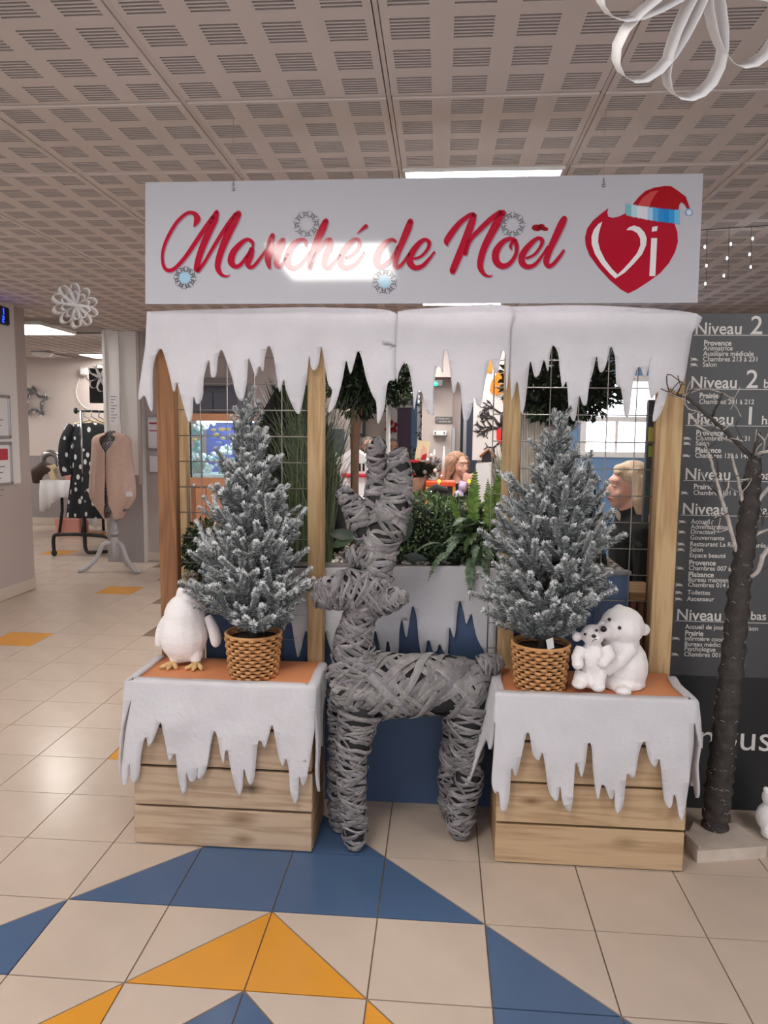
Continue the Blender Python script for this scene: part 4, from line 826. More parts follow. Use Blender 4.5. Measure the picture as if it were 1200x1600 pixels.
mat('bark_tan', (140, 106, 86), 0.8, noise=.2, nscale=20, stretch=(6, 6, .6)); mat('dark_inner', (22, 26, 20), 1.0); mat('cream_stalk', (206, 198, 186), 0.8, noise=.15, nscale=30)
mg = MPP(.7)
def ficus(c, rx_, rz_, trunk, y, label, n=1500, lf=.035):
    t = thing('ficus_tree', (c.x, y, zp), label, 'tree'); rnd = random.Random(int(c.x*1000) % 97)
    b = MB(); leafcloud(b, c, (rx_, min(rx_, .22), rz_), n, lf, GR+DK, rnd); 
    for k in range(5): leafcloud(b, c+Vector((rnd.uniform(-.7, .7)*rx_, 0, rnd.uniform(-.6, .5)*rz_)), (rx_*.5, .12, rz_*.5), n//6, lf, GR+[(78, 104, 52)], rnd)
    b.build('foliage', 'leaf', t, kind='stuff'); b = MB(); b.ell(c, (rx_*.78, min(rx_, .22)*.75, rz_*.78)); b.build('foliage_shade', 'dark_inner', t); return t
c = PY(562, 588, .70); t = ficus(c, 48*mg, 62*mg, None, .70, 'ficus standard with slim brown trunk rising beside the antlers')
b = MB(); p0 = PY(553, 870, .70); b.tube([Vector((p0.x, .7, zp-.004)), PY(554, 760, .7), PY(555, 690, .7), PY(557, 655, .7), PY(562, 625, .7)], [.019, .018, .019, .023, .04], n=10); b.build('trunk', 'bark_tan', t)
t = ficus(PY(880, 596, .72), 92*mg, 62*mg, None, .72, 'wide dark ficus on pale stalks behind the wire grid on the directory side', 2200)
b = MB()
for k in range(9): x = 816 + k*4.4; a = PY(x+RB.uniform(-2, 2), 635+abs(k-4)*3, .72); b.tube([Vector((PY(830+k*1.5, 880, .72).x, .72+.01*(k % 3), zp-.004)), PY(x-2+k*.3, 740, .71), a], [.008, .0075, .005], n=6)
b.build('trunk', 'cream_stalk', t)
t = ficus(PY(618, 592, 1.25), 20*MPP(1.25), 40*MPP(1.25), None, 1.25, 'small leafy ficus seen through the felt notch above the antlers', 500)
b = MB(); p = PY(606, 640, 1.25); b.tube([Vector((p.x, 1.25, 0)), PY(606, 760, 1.25), PY(607, 600, 1.25)], [.012, .012, .01], n=8); b.build('trunk', 'white_paint', t)
# dark cone and tall grass
rnd = random.Random(4); cc = PY(460, 870, .78); t = thing('dark_cone_bush', (cc.x, .78, zp), 'tall almost black cone-shaped bush behind the grass blades', 'bush'); b = MB(); hz = PY(452, 588, .78).z - zp
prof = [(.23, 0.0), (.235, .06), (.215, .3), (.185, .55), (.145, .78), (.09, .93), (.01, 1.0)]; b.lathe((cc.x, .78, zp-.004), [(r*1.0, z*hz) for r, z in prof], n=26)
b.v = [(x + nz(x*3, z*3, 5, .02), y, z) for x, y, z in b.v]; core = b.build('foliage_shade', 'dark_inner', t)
b = MB()
for k in range(1500):
    f = rnd.random()**1.3; r = P2((0, .23), (.06, .235), (.3, .215), (.55, .185), (.78, .145), (.93, .09), (1, .01))(f); a = rnd.uniform(0, 6.28); p = Vector((cc.x+r*math.cos(a), .78+r*math.sin(a), zp+f*hz)); d = Vector((math.cos(a)*.5, math.sin(a)*.5, 1)).normalized(); s = d.cross(Vector((math.cos(a), math.sin(a), 0))).normalized()
    l = rnd.uniform(.05, .10); b.add([p-s*.004, p+s*.004, p+d*l], [(0, 1, 2)], col=lin(rnd.choice(((28, 32, 28), (20, 22, 20), (40, 44, 40)))))
b.build('foliage', 'leaf', t, kind='stuff')
t = thing('tall_grass', (PY(485, 880, .5).x, .52, zp), 'tall artificial grass of thin green blades beside the middle post', 'grass plant'); b = MB(); rnd = random.Random(9)
for k in range(460):
    x0 = rnd.uniform(455, 520); p0 = PY(x0, 884, .52); p0 = Vector((p0.x, rnd.uniform(.47, .57), zp-.004)); tip = PY(rnd.gauss(462, 26) if rnd.random() < .8 else rnd.uniform(515, 565), rnd.uniform(590, 760), rnd.uniform(.45, .62)); mid = p0.lerp(tip, .55) + Vector(((p0.x-tip.x)*.18, rnd.uniform(-.02, .02), .05)); q = [p0, p0.lerp(mid, .5)+Vector((0, 0, .02)), mid, mid.lerp(tip, .6)+Vector((0, 0, .01)), tip]
    wd = rnd.uniform(.0018, .0034); cl = lin(rnd.choice(((92, 104, 70), (70, 86, 52), (110, 118, 84), (58, 70, 44), (84, 92, 60)))); s = Vector((1, 0.2, 0)).normalized()
    b.add([x_-s*wd*(1-.2*i) for i, x_ in enumerate(q)] + [x_+s*wd*(1-.2*i) for i, x_ in enumerate(q)], [(i, i+1, 6+i, 5+i) for i in range(4)], col=cl)
b.build('blades', 'leaf', t, kind='stuff')
# boxwood
t = thing('boxwood', (PY(670, 850, .6).x, .62, zp), 'rounded clipped boxwood hedge with small pale green leaves right of the antlers', 'hedge'); b = MB(); rnd = random.Random(12)
for px, py, rx_, rz_ in ((610, 832, 55, 46), (660, 822, 62, 52), (715, 826, 56, 48)): leafcloud(b, PY(px, py, .60), (rx_*mg, .15, rz_*mg), 2300, .019, BX+BX+GR[2:3], rnd, wid=.62, shell=.22)
b.build('foliage', 'leaf', t, kind='stuff'); b = MB()
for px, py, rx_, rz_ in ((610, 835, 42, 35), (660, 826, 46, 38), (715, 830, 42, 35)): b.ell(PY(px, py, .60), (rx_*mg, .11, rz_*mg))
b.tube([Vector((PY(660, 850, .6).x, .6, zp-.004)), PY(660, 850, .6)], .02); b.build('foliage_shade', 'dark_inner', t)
# fern: every frond a part
def frond_mesh(L, n, cols, w0, droop):
    b = MB(); pts = [Vector((L*t*(1-.15*droop*t), 0, L*(.25*t - droop*t*t))) for t in [i/12 for i in range(13)]]; b.tube(pts, .0016, n=4, col=lin(cols[0])); rn = random.Random(n)
    for k in range(n):
        t = .06 + .94*k/n; i = min(int(t*12), 11); p = pts[i].lerp(pts[i+1], t*12-i); tg = (pts[i+1]-pts[i]).normalized(); l = w0*math.sin(math.pi*min(1, .18+.84*t))**.8*rn.uniform(.85, 1.1)
        for s in (-1, 1):
            d = (Vector((0, s, 0))*.9 + tg*.45 + Vector((0, 0, -.12+rn.uniform(-.1, .1)))).normalized(); u = tg*.0055*(.6+l/w0); cl = lin(rn.choice(cols)); m = p+d*l*.5+Vector((0, 0, .002))
            b.add([p-u*.7, m-u, p+d*l, m+u, p+u*.7], [(0, 1, 2, 3, 4)], col=cl)
    return b.mesh('frond', 'leaf')
FG = [(92, 116, 76), (108, 132, 86), (76, 98, 64)]; FD = [(92, 112, 88), (110, 130, 102), (74, 94, 72)]; FU = [(104, 138, 66), (124, 154, 76), (92, 124, 60)]
FM = [frond_mesh(.22, 20, FD, .034, .85), frond_mesh(.19, 18, FG, .034, .65), frond_mesh(.30, 22, FU, .036, .15)]
fo = PY(745, 842, .50); t = thing('fern', (fo.x, .5, zp), 'bright green fern spilling over the planter edge beside the right fir', 'fern'); rnd = random.Random(5)
for k in range(70):
    az = math.radians(rnd.choice((-150, -120, -95, -70, -40, -170, 10, 180, 120, 60)) + rnd.uniform(-18, 18)); m = FM[rnd.choice((0, 0, 1))]; o = fo + Vector((rnd.uniform(-.05, .05), rnd.uniform(-.05, .05), rnd.uniform(-.05, .06)))
    put('frond', m, t, tr(o) @ rz(az) @ ry(-rnd.uniform(-.1, .75)) @ rx(rnd.uniform(-.4, .4)) @ Matrix.Scale(rnd.uniform(.55, .85), 4))
for px, az, el, s in ((742, -1.4, 1.36, .95), (775, -1.2, 1.32, .92), (768, -1.8, 1.2, .8), (725, -2.2, 1.0, .65)): put('frond', FM[2], t, tr(PY(px-4, 835, .47)) @ rz(az) @ ry(-el) @ rx(1.2*0) @ Matrix.Scale(s, 4))
for px, py, az, el, s in ((706, 862, -2.3, -.05, .95), (735, 870, -1.6, -.45, 1.0), (752, 868, -1.3, -.35, .75), (690, 850, -2.8, .2, .8), (722, 845, -2.0, .25, 1.0), (745, 850, -1.7, .1, .8)): put('frond', FM[0], t, tr(PY(px, py, .42)) @ rz(az) @ ry(-el) @ Matrix.Scale(s*.78, 4))
b = MB(); leafcloud(b, fo+Vector((.0, .02, -.02)), (.17, .09, .11), 1100, .032, FD+GR, rnd, wid=.4); b.tube([Vector((fo.x, .5, zp-.004)), fo], .012, col=lin((40, 50, 34))); b.build('heart_leaves', 'leaf', t, kind='stuff')
# broad leaves by the antler
def bigleaf(b, p, d, L, wd, col, nrm=(0, -1, .3)):
    d = Vector(d).normalized(); n = Vector(nrm); s = d.cross(n).normalized(); up = s.cross(d); pr = ((0, .05), (.25, .75), (.5, 1), (.75, .7), (1, 0)); vs = []
    for f, g in pr: q = Vector(p)+d*L*f - up*L*.12*f*f; vs += [q-s*wd*g+up*wd*.25*g, q, q+s*wd*g+up*wd*.25*g]
    b.add(vs, [(i*3+j, i*3+j+1, i*3+j+4, i*3+j+3) for i in range(4) for j in (0, 1)], col=lin(col), smooth=True)
t = thing('broadleaf_plant', (PY(590, 860, .48).x, .48, zp), 'low dark plant with broad pointed leaves around the antler foot', 'plant')
for px, py, dx, dz, L, cl in ((560, 838, -1, .12, .13, (50, 64, 48)), (560, 832, -1, -.55, .13, (58, 78, 52)), (625, 850, .5, 1, .12, (70, 84, 70)), (640, 868, .1, -1, .07, (64, 76, 66)), (630, 868, 1, -.1, .1, (74, 84, 76)), (618, 860, -.2, -.8, .09, (60, 70, 62))): 
    b = MB(); bigleaf(b, PY(px, py, .46), (dx, -.15, dz), L, L*.19, cl); b.build('leaf', 'leaf', t)
b = MB(); b.tube([Vector((PY(600, 870, .48).x, .48, zp-.004)), PY(598, 840, .47)], .006, n=6, col=lin((60, 60, 44)))
for px, py in ((560, 838), (625, 850), (630, 868)): b.tube([PY(598, 855, .475), PY(px, py, .46)], .003, n=5, col=lin((60, 64, 44)))
b.build('stem', 'leaf', t)
t = thing('ivy_bush', (PY(312, 880, .5).x, .52, zp-.3), 'small round green bush left of the fir behind the stained post', 'bush'); b = MB(); leafcloud(b, PY(318, 862, .52), (.085, .07, .13), 900, .022, GR+[(72, 98, 60)], rnd, wid=.6); b.build('foliage', 'leaf', t, kind='stuff')
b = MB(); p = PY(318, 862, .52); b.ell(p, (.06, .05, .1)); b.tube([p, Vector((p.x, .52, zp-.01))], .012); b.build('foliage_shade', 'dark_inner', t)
t = thing('blade_plant', (PY(930, 850, .6).x, .6, zp), 'dark spiky leaved plant in front of the blonde woman', 'plant'); b = MB(); rnd = random.Random(8)
for k in range(46):
    a = rnd.uniform(0, 6.28); p0 = Vector((PY(915, 880, .6).x+rnd.uniform(-.05, .08), .6+rnd.uniform(-.05, .05), zp-.002)); tip = PY(rnd.uniform(880, 936), rnd.uniform(715, 820), rnd.uniform(.5, .72)); mid = p0.lerp(tip, .5)+Vector((0, 0, .04)); s = Vector((1, .3, 0)).normalized(); wd = rnd.uniform(.002, .006)
    b.add([p0-s*wd, mid-s*wd*1.3, tip, mid+s*wd*1.3, p0+s*wd], [(0, 1, 3, 4), (1, 2, 3)], col=lin(rnd.choice(((30, 38, 30), (46, 56, 44), (78, 84, 72), (24, 28, 24)))))
b.build('blades', 'leaf', t, kind='stuff')
for px, py, dx, dz in ((958, 795, -.7, -1), (962, 795, .4, -1), (985, 846, 1, -.3), (970, 835, 1, -.05), (945, 842, -1, -.2)): 
    b = MB(); bigleaf(b, PY(px, py, .56), (dx, 0, dz), .055, .011, (214, 196, 176) if py == 795 else (40, 50, 40)); b.tube([PY(px, py, .56), PY(940, 850, .58), Vector((PY(925, 880, .6).x, .6, zp))], .0018, n=4, col=lin((40, 48, 36))); b.build('leaf', 'leaf', t)
# ================================================================ people
mat('skin', (226, 176, 156), 0.55, sss=.1); mat('hair_blonde', (214, 186, 158), 0.6, noise=.22, nscale=30, stretch=(5, 5, .5), bump=.5, bscale=60); mat('hair_curly', (160, 120, 96), 0.65, noise=.4, nscale=40, bump=.8, bscale=60)
mat('cloth_black', (22, 23, 24), 0.9); mat('lips', (172, 92, 88), 0.5); mat('eye_white', (230, 226, 222), 0.3); mat('iris', (58, 48, 42), 0.3); mat('hair_grey', (150, 142, 138), 0.8, noise=.3, nscale=40); mat('glass_frame', (60, 52, 48), .4)
def face_head(b, c, s, f, nose=1.0):
    """head volume round the centre c, scale s (1 = 0.23 m tall), f = yaw of the face (0 looks to -Y)"""
    M = rz(f); V = lambda x, y, z: c + (M @ Vector((x*s, y*s, z*s)))
    def e(p, r): b.ell(V(*p), [q*s for q in r], M=M)
    e((0, .012, .022), (.074, .092, .088)); e((0, -.028, -.028), (.058, .062, .076)); e((0, -.055, -.085), (.026, .026, .022))
    e((0, -.090, -.018), (.011, .016, .026)); e((0, -.103, -.032), (.013, .013, .010)); e((0, -.083, -.062), (.024, .012, .012)); e((.035, -.055, -.035), (.026, .026, .026)); e((-.035, -.055, -.035), (.026, .026, .026)); e((0, -.068, .03), (.05, .022, .018))
    for sx in (-1, 1): e((sx*.074, .012, -.012), (.009, .018, .03))
    b.tube([V(0, .02, -.06), V(0, .03, -.15)], [.055*s, .062*s], n=12)
    return V
def face_bits(t, V, s, f, brow='hair_curly'):
    for sx in (-1, 1):
        b = MB(); b.ell(V(sx*.031, -.077, .004), (.010*s, .009*s, .0055*s), M=rz(f), nu=10, nv=7); b.ell(V(sx*.031, -.0845, .004), (.005*s, .0035*s, .0045*s), M=rz(f), mi=1, nu=8, nv=6); b.build('eye', ['eye_white', 'iris'], t)
        b = MB(); b.tube([V(sx*.016, -.084, .027), V(sx*.031, -.084, .032), V(sx*.048, -.074, .027)], .0024*s, n=5); b.build('eyebrow', brow, t)
    b = MB(); b.tube([V(-.022, -.088, -.060), V(0, -.096, -.058), V(.022, -.088, -.060)], [.003*s, .006*s, .003*s], n=6); b.build('lips', 'lips', t)
def hand(b, o, d, up, s=1.0, curl=.5):
    d = Vector(d).normalized(); u = Vector(up).normalized(); sd = d.cross(u).normalized(); u = sd.cross(d); o = Vector(o)
    b.tube([o, o+d*.05*s, o+d*.085*s], [.026*s, .036*s, .034*s], n=10, squash=.5, up=sd)
    for k, (L, off) in enumerate(((.066, -.027), (.074, -.009), (.070, .009), (.055, .026))):
        p = o + d*.08*s + sd*off*s; q = [p]; dd = d.copy()
        for j in range(3): dd = (dd - u*curl*.7).normalized(); q.append(q[-1] + dd*L*s/3)
        b.tube(q, [.0095*s, .009*s, .0085*s, .007*s], n=7)
    p = o + d*.03*s - sd*.03*s; b.tube([p, p - sd*.03*s + d*.025*s, p - sd*.035*s + d*.06*s - u*.012], [.013*s, .011*s, .008*s], n=7)
# blonde woman behind the planter, in profile to the left
yw = 1.02; c = PY(980, 760, yw); wq = c.x; pw = thing('person', (wq+.06, yw+.05, 0), 'person with a straight blonde bob in black clothes, in profile behind the wire grid', 'person')
s = .95; f = -math.pi/2*.9
b = MB(); V = face_head(b, c, s, f); sh = V(0, .05, -.185); hip = Vector((sh.x+.10, yw+.06, .80))
b.tube([V(0, .03, -.13), sh, sh.lerp(hip, .45), hip], [.058, .10, .135, .15], n=14, squash=1.25, up=(1, 0, 0))
for sy in (-1, 1):
    S = sh + Vector((.02, sy*.17, -.03)); E_ = S + Vector((-.03, sy*.05, -.27)); Wr = E_ + Vector((-.22, -sy*.06, .02)); b.tube([sh, S, E_, Wr], [.07, .056, .044, .03], n=10); hand(b, Wr, (-1, 0, -.1), (0, 0, 1), 1, .4)
    K = hip + Vector((-.03, sy*.09, -.38)); A = K + Vector((.05, 0, -.36)); b.tube([hip+Vector((0, sy*.08, 0)), K, Vector((A.x, A.y, .07))], [.10, .065, .042], n=10); b.tube([Vector((A.x+.03, A.y, .04)), Vector((A.x-.15, A.y, .03))], [.04, .03], n=8)
remesh(b.build('body', 'skin', pw), .007, 3); face_bits(pw, V, s, f, 'hair_blonde')
b = MB(); b.tube([V(0, .01, -.095), V(0, .03, -.13), V(0, .04, -.16)], [.072, .082, .10], n=14); b.tube([V(0, .035, -.145), sh, sh.lerp(hip, .45), hip+Vector((0, 0, -.05))], [.075, .125, .158, .175], n=16, squash=1.25, up=(1, 0, 0))
for sy in (-1, 1):
    S = sh + Vector((.02, sy*.17, -.03)); E_ = S + Vector((-.03, sy*.05, -.27)); Wr = E_ + Vector((-.22, -sy*.06, .02)); b.tube([sh, S, E_, E_.lerp(Wr, .85)], [.09, .075, .062, .046], n=10)
remesh(b.build('jacket', 'cloth_black', pw), .01, 4)
b = MB()
for sy in (-1, 1):
    K = hip + Vector((-.03, sy*.09, -.38)); A = K + Vector((.05, 0, -.36)); b.tube([hip+Vector((0, sy*.08, .02)), K, Vector((A.x, A.y, .09))], [.125, .085, .07], n=10); b.tube([Vector((A.x+.03, A.y, .04)), Vector((A.x-.17, A.y, .035))], [.052, .042], n=8)
b.v = [(x, y, max(z, .002)) for x, y, z in b.v]; remesh(b.build('trousers', 'cloth_black', pw), .011, 3)
b = MB(); M = rz(f); E = lambda p, r: b.ell(V(*p), [q*s for q in r], M=M)
E((0, .028, .045), (.088, .098, .085)); E((0, -.022, .086), (.06, .05, .026)); E((.02, -.058, .070), (.040, .018, .014))
for sx in (-1, 1): b.tube([V(sx*.060, .0, .08), V(sx*.080, .030, .02), V(sx*.086, .036, -.06), V(sx*.084, .036, -.135)], [.03*s, .036*s, .042*s, .022*s], n=10); b.tube([V(sx*.06, .05, .05), V(sx*.08, .06, -.03), V(sx*.082, .058, -.10), V(sx*.076, .05, -.145)], [.05*s, .055*s, .052*s, .02*s], n=10)
b.tube([V(0, .07, .05), V(0, .1, -.03), V(0, .098, -.10), V(0, .085, -.15)], [.06*s, .06*s, .055*s, .02*s], n=10)
remesh(b.build('hair', 'hair_blonde', pw), .007, 3)
# curly haired woman further back, seated, looking down to the right
yk = 4.6; c = PY(717, 727, yk); pk = thing('person', (c.x, yk, 0), 'person with long curly light brown hair in black seated behind the orange chair', 'person'); s = 1.05; f = .75
b = MB(); V = face_head(b, c, s, f); sh = V(0, .03, -.24); hip = Vector((sh.x, yk+.05, .52)); b.tube([V(0, .03, -.14), sh, sh.lerp(hip, .5), hip], [.06, .12, .13, .15], n=12, squash=1.3, up=(0, 1, 0))
for sx in (-1, 1):
    S = sh + Vector((sx*.18, 0, -.02)); E_ = S + Vector((sx*.05, -.08, -.22)); Wr = c + Vector((.10+.05*sx, -.28, -.20)); b.tube([sh, S, E_, Wr], [.07, .055, .045, .03], n=10); hand(b, Wr, (.1*-sx, -.3, .7), (0, -1, 0), 1.05, .6)
    K = hip + Vector((sx*.10, -.42, .02)); A = K + Vector((0, .03, -.46)); b.tube([hip+Vector((sx*.09, 0, 0)), K, A], [.10, .065, .045], n=10); b.tube([A+Vector((0, .03, -.02)), A+Vector((0, -.14, -.03))], [.04, .03], n=8)
b.v = [(x, y, max(z, .004)) for x, y, z in b.v]; remesh(b.build('body', 'skin', pk), .009, 3); face_bits(pk, V, s, f)
b = MB(); b.tube([V(0, .03, -.16), sh, sh.lerp(hip, .5), hip], [.08, .145, .155, .18], n=14, squash=1.3, up=(0, 1, 0))
for sx in (-1, 1):
    S = sh + Vector((sx*.18, 0, -.02)); E_ = S + Vector((sx*.05, -.08, -.22)); Wr = c + Vector((.10+.05*sx, -.28, -.20)); b.tube([sh, S, E_, E_.lerp(Wr, .75)], [.085, .072, .06, .045], n=10); K = hip + Vector((sx*.10, -.42, .02)); b.tube([hip+Vector((sx*.09, 0, 0)), K, K+Vector((0, .03, -.4))], [.12, .085, .06], n=10)
remesh(b.build('clothes', 'cloth_black', pk), .012, 3)
b = MB(); rnd = random.Random(2); b.ell(V(0, .035, .04), (.098*s, .098*s, .09*s))
for k in range(54):
    a = rnd.uniform(-2.2, 2.2) + math.pi/2; x, y = .095*math.cos(a), .03+.10*math.sin(a); q = [V(x*.8, y*.9, .075)]
    for j in range(1, 6): q.append(V(x*(1+.12*j) + .018*math.sin(j*2.2+k), y + .012*math.cos(j*2.2+k)+.01*j, .075-.062*j*rnd.uniform(.85, 1.05)))
    b.tube(q, [.02*s]*5+[.008*s], n=6)
b.build('hair', 'hair_curly', pk)
# the curly woman's chair
mat('chair_yellow', (214, 160, 70), 0.5); mat('chair_orange', (224, 84, 42), 0.5); mat('bag_dark', (52, 48, 50), .8); mat('white_fur', (232, 226, 230), .95); mat('mauve', (190, 176, 206), .8)
def seat(xc, y, lab, w2=.24, a=0):
    t = thing('armchair', (xc, y, 0), lab, 'chair'); M = tr(xc, y, 0) @ rz(a)
    for sx in (-1, 1):
        for sy in (-1, 1): b = MB(); b.tube([M @ Vector((sx*w2, sy*.22, 0)), M @ Vector((sx*w2, sy*.22, .46 if sy < 0 else .86))], .02, n=8); b.build('leg', 'chair_yellow', t)
    b = MB(); b.bbox((-w2, -.24, .42), (w2, .22, .48), .02, M=M); b.build('seat', 'chair_orange', t)
    b = MB(); b.bbox((-w2+.02, .19, .66), (w2-.02, .235, .86), .015, M=M); b.build('backrest', 'chair_orange', t); return t
seat(c.x+.02, yk+.12, 'armchair the curly haired person sits on')
# ================================================================ clothes room and corridor on the left
mat('frame_alu', (188, 188, 192), .35, metal=.8); mat('paper', (226, 224, 226), .6); mat('red_print', (186, 60, 72), .6); mat('text_grey', (120, 116, 120), .7); mat('black_plastic', (16, 16, 18), .35); mat('led_blue', (20, 50, 255), .4, emit=6.0)
XW = -3.646
def wall_frame(py0, py1, px1, lab, red, name='notice_board'):
    a = PX(px1, (py0+py1)/2, XW); y1 = a.y; y0 = y1-.62; z1 = PX(px1, py0, XW).z; z0 = PX(px1, py1, XW).z
    t = thing(name, (XW, (y0+y1)/2, z0), lab, 'frame', 'notice frames on the left wall'); b = MB(); x = XW
    for lo, hi in (((x, y0, z0), (x+.02, y1, z0+.025)), ((x, y0, z1-.025), (x+.02, y1, z1)), ((x, y0, z0+.025), (x+.02, y0+.025, z1-.025)), ((x, y1-.025, z0+.025), (x+.02, y1, z1-.025))): b.bbox(lo, hi, .006)
    b.build('frame', 'frame_alu', t); b = MB(); b.box((x+.001, y0+.025, z0+.025), (x+.006, y1-.025, z1-.025)); b.build('notice', 'paper', t); b = MB()
    if red: b.box((x+.006, y0+.06, z1-.16), (x+.0066, y1-.05, z1-.06)); b.build('red_heading', 'red_print', t); b = MB()
    for k in range(6): b.box((x+.006, y0+.08, z1-.22-.05*k), (x+.0064, y1-.10-.03*(k % 3), z1-.212-.05*k))
    b.build('text_lines', 'text_grey', t)
    b = MB()
    for yy in (y0, y1-.03):
        for zz in (z0, z1-.03): b.bbox((x+.0, yy-.002, zz-.002), (x+.023, yy+.032, zz+.032), .01)
    b.build('corner_cap', 'text_grey', t)
wall_frame(618, 685, 14, 'upper notice frame with a white sheet on the left wall', False); wall_frame(690, 757, 17, 'lower notice frame with a red headed sheet on the left wall', True)
p1 = PX(8.5, 481, XW); p2 = PX(8.5, 509, XW); t = thing('led_clock', (XW, p1.y-.3, p2.z), 'black clock with blue lit digits high on the left wall', 'clock'); b = MB(); b.bbox((XW, p1.y-.62, p2.z), (XW+.04, p1.y, p1.z), .012); b.build('case', 'black_plastic', t); b = MB()
def digit(b, y, z, hgt, segs, x):
    w_ = hgt*.5; th = hgt*.13; S = {'a': (0, hgt-th, w_, hgt), 'g': (0, hgt/2-th/2, w_, hgt/2+th/2), 'd': (0, 0, w_, th), 'f': (0, hgt/2, th, hgt), 'b': (w_-th, hgt/2, w_, hgt), 'e': (0, 0, th, hgt/2), 'c': (w_-th, 0, w_, hgt/2)}
    for q in segs: u0, v0, u1, v1 = S[q]; b.box((x, y+u0, z+v0), (x+.002, y+u1, z+v1))
hz_ = (p1.z-p2.z)
for yy, up, dn in ((p1.y-.12, 'bc', 'abged'), (p1.y-.30, 'abcdef', 'abgcd'), (p1.y-.48, 'bc', 'abcdef')): digit(b, yy, p2.z+hz_*.54, hz_*.34, up, XW+.04); digit(b, yy, p2.z+hz_*.1, hz_*.34, dn, XW+.04)
b.build('digits', 'led_blue', t)
# paper snowflakes
mat('paper_white', (232, 230, 230), .8)
def paper_flake(c, R_, n, wd, label, nrm, thread_top, lobes=1, phase=0.0):
    t = thing('paper_snowflake', c, label, 'decoration'); nrm = Vector(nrm).normalized(); u = nrm.orthogonal().normalized(); u = (Vector((0, 0, 1)) - nrm*nrm.z).normalized(); v = nrm.cross(u)
    for k in range(n):
        a = 2*math.pi*k/n + phase; d = u*math.cos(a) + v*math.sin(a); sdir = nrm.cross(d)
        for q in range(lobes):
            f = 1 - .36*q; hw = R_*(.27 if lobes == 1 else .25)*f*(8/n); vs = []; m = 18
            for j in range(m+1):
                th = math.pi*2*j/m; r = R_*f*(.5-.5*math.cos(th)); ww = hw*math.sin(th)*(1.15-.55*math.cos(th))*.8; p = Vector(c) + d*r + sdir*ww; vs += [p - nrm*wd/2, p + nrm*wd/2]
            b = MB(); b.add(vs, [(2*j, 2*j+1, 2*j+3, 2*j+2) for j in range(m)], smooth=True); o = b.build('paper_loop', 'paper_white', t); s_ = o.modifiers.new('thick', 'SOLIDIFY'); s_.thickness = .0008
    b = MB(); b.tube([Vector(c)+u*R_*.02, Vector((c[0], c[1], thread_top))], .0006, n=4); b.ell(c, wd*.16, nu=8, nv=6); b.build('thread', 'paper_white', t)
cS = PY(117, 478, 2.2); paper_flake(cS, .14, 10, .075, 'white paper loop snowflake hanging in the corridor on the left', (.95, -1, .12), H, 2)
cR = PY(1108, -42, -1.0); paper_flake(cR, 160*MPP(-1.0), 8, .048, 'large white paper loop ornament cut by the top edge of the photo', (.25, -1, -.75), H, 1, .2)
# clothes room contents
mat('tinsel', (186, 186, 190), .25, metal=.9); ys = YB-.06
t = thing('tinsel_star', PY(56, 625, ys), 'silver tinsel star on the pale back wall', 'decoration')
b = MB(); pts = []
ctr = PY(53, 628, ys); rr = 23*MPP(ys)
for k in range(11): a = math.pi/2 + k*math.pi/5; r = rr*(1.0 if k % 2 == 0 else .55); pts.append(ctr + Vector((r*math.cos(a), 0, r*math.sin(a))))
pts2 = smoothpts([tuple(p) for p in pts], 8); rnd = random.Random(1)
for p in pts2 + [tuple(PY(38+k*1.6, 606+k*.9, ys)) for k in range(10)]:
    for q in range(22): d = Vector((rnd.gauss(0, 1), rnd.gauss(0, .6), rnd.gauss(0, 1))).normalized()*rnd.uniform(.035, .07); s_ = d.orthogonal().normalized()*.004; P_ = Vector(p); b.add([P_-s_, P_+s_, P_+d], [(0, 1, 2)])
b.build('tinsel_strands', 'tinsel', t, kind='stuff')
p0, p1_ = PY(138, 575, 7.9), PY(172, 630, 7.9); t = thing('wall_screen', ((p0.x+p1_.x)/2, 7.9, p1_.z), 'black television hung high at the back of the clothes room', 'television'); b = MB(); b.bbox((p0.x, 7.9, p1_.z), (p1_.x+.3, 7.96, p0.z), .01); b.build('screen', 'black_plastic', t); b = MB(); b.tube([Vector((p0.x+.4, 7.97, p0.z-.2)), Vector((p0.x+.4, YB-.01, p0.z-.2))], .03); b.build('wall_arm', 'black_plastic', t)
cF = PY(157, 590, 7.4); paper_flake(cF, .19, 8, .06, 'small white paper snowflake hanging before the black television', (.95, -1, .1), H, 1)
p = PZ(66, 548, H); t = thing('smoke_detector', (p.x, p.y, H), 'round white smoke detector on the clothes room ceiling', 'detector'); b = MB(); b.lathe((p.x, p.y, H), [(.14, 0), (.14, -.05), (.11, -.08), (.001, -.085)], n=20); b.build('housing', 'white_paint', t); b = MB(); b.lathe((p.x, p.y, H), [(.145, -.02), (.145, -.03)], n=20, cap=False); b.build('rim', 'text_grey', t)
p = PY(134, 581, YB); b = MB(); b.bbox((p.x-.06, YB-.10, p.z-.06), (p.x+.06, YB-.006, p.z+.06), .02); b.tube([Vector(q) for q in smoothpts([(p.x-.05, YB-.02, p.z), (p.x-.16, YB-.02, p.z-.3), (p.x-.08, YB-.02, p.z-.5), (p.x+.05, YB-.02, p.z-.58)], 6)], .006, n=5); tag(b.build('wall_socket', 'white_paint'), 'white wall box with a looping cable left of the television', 'socket')
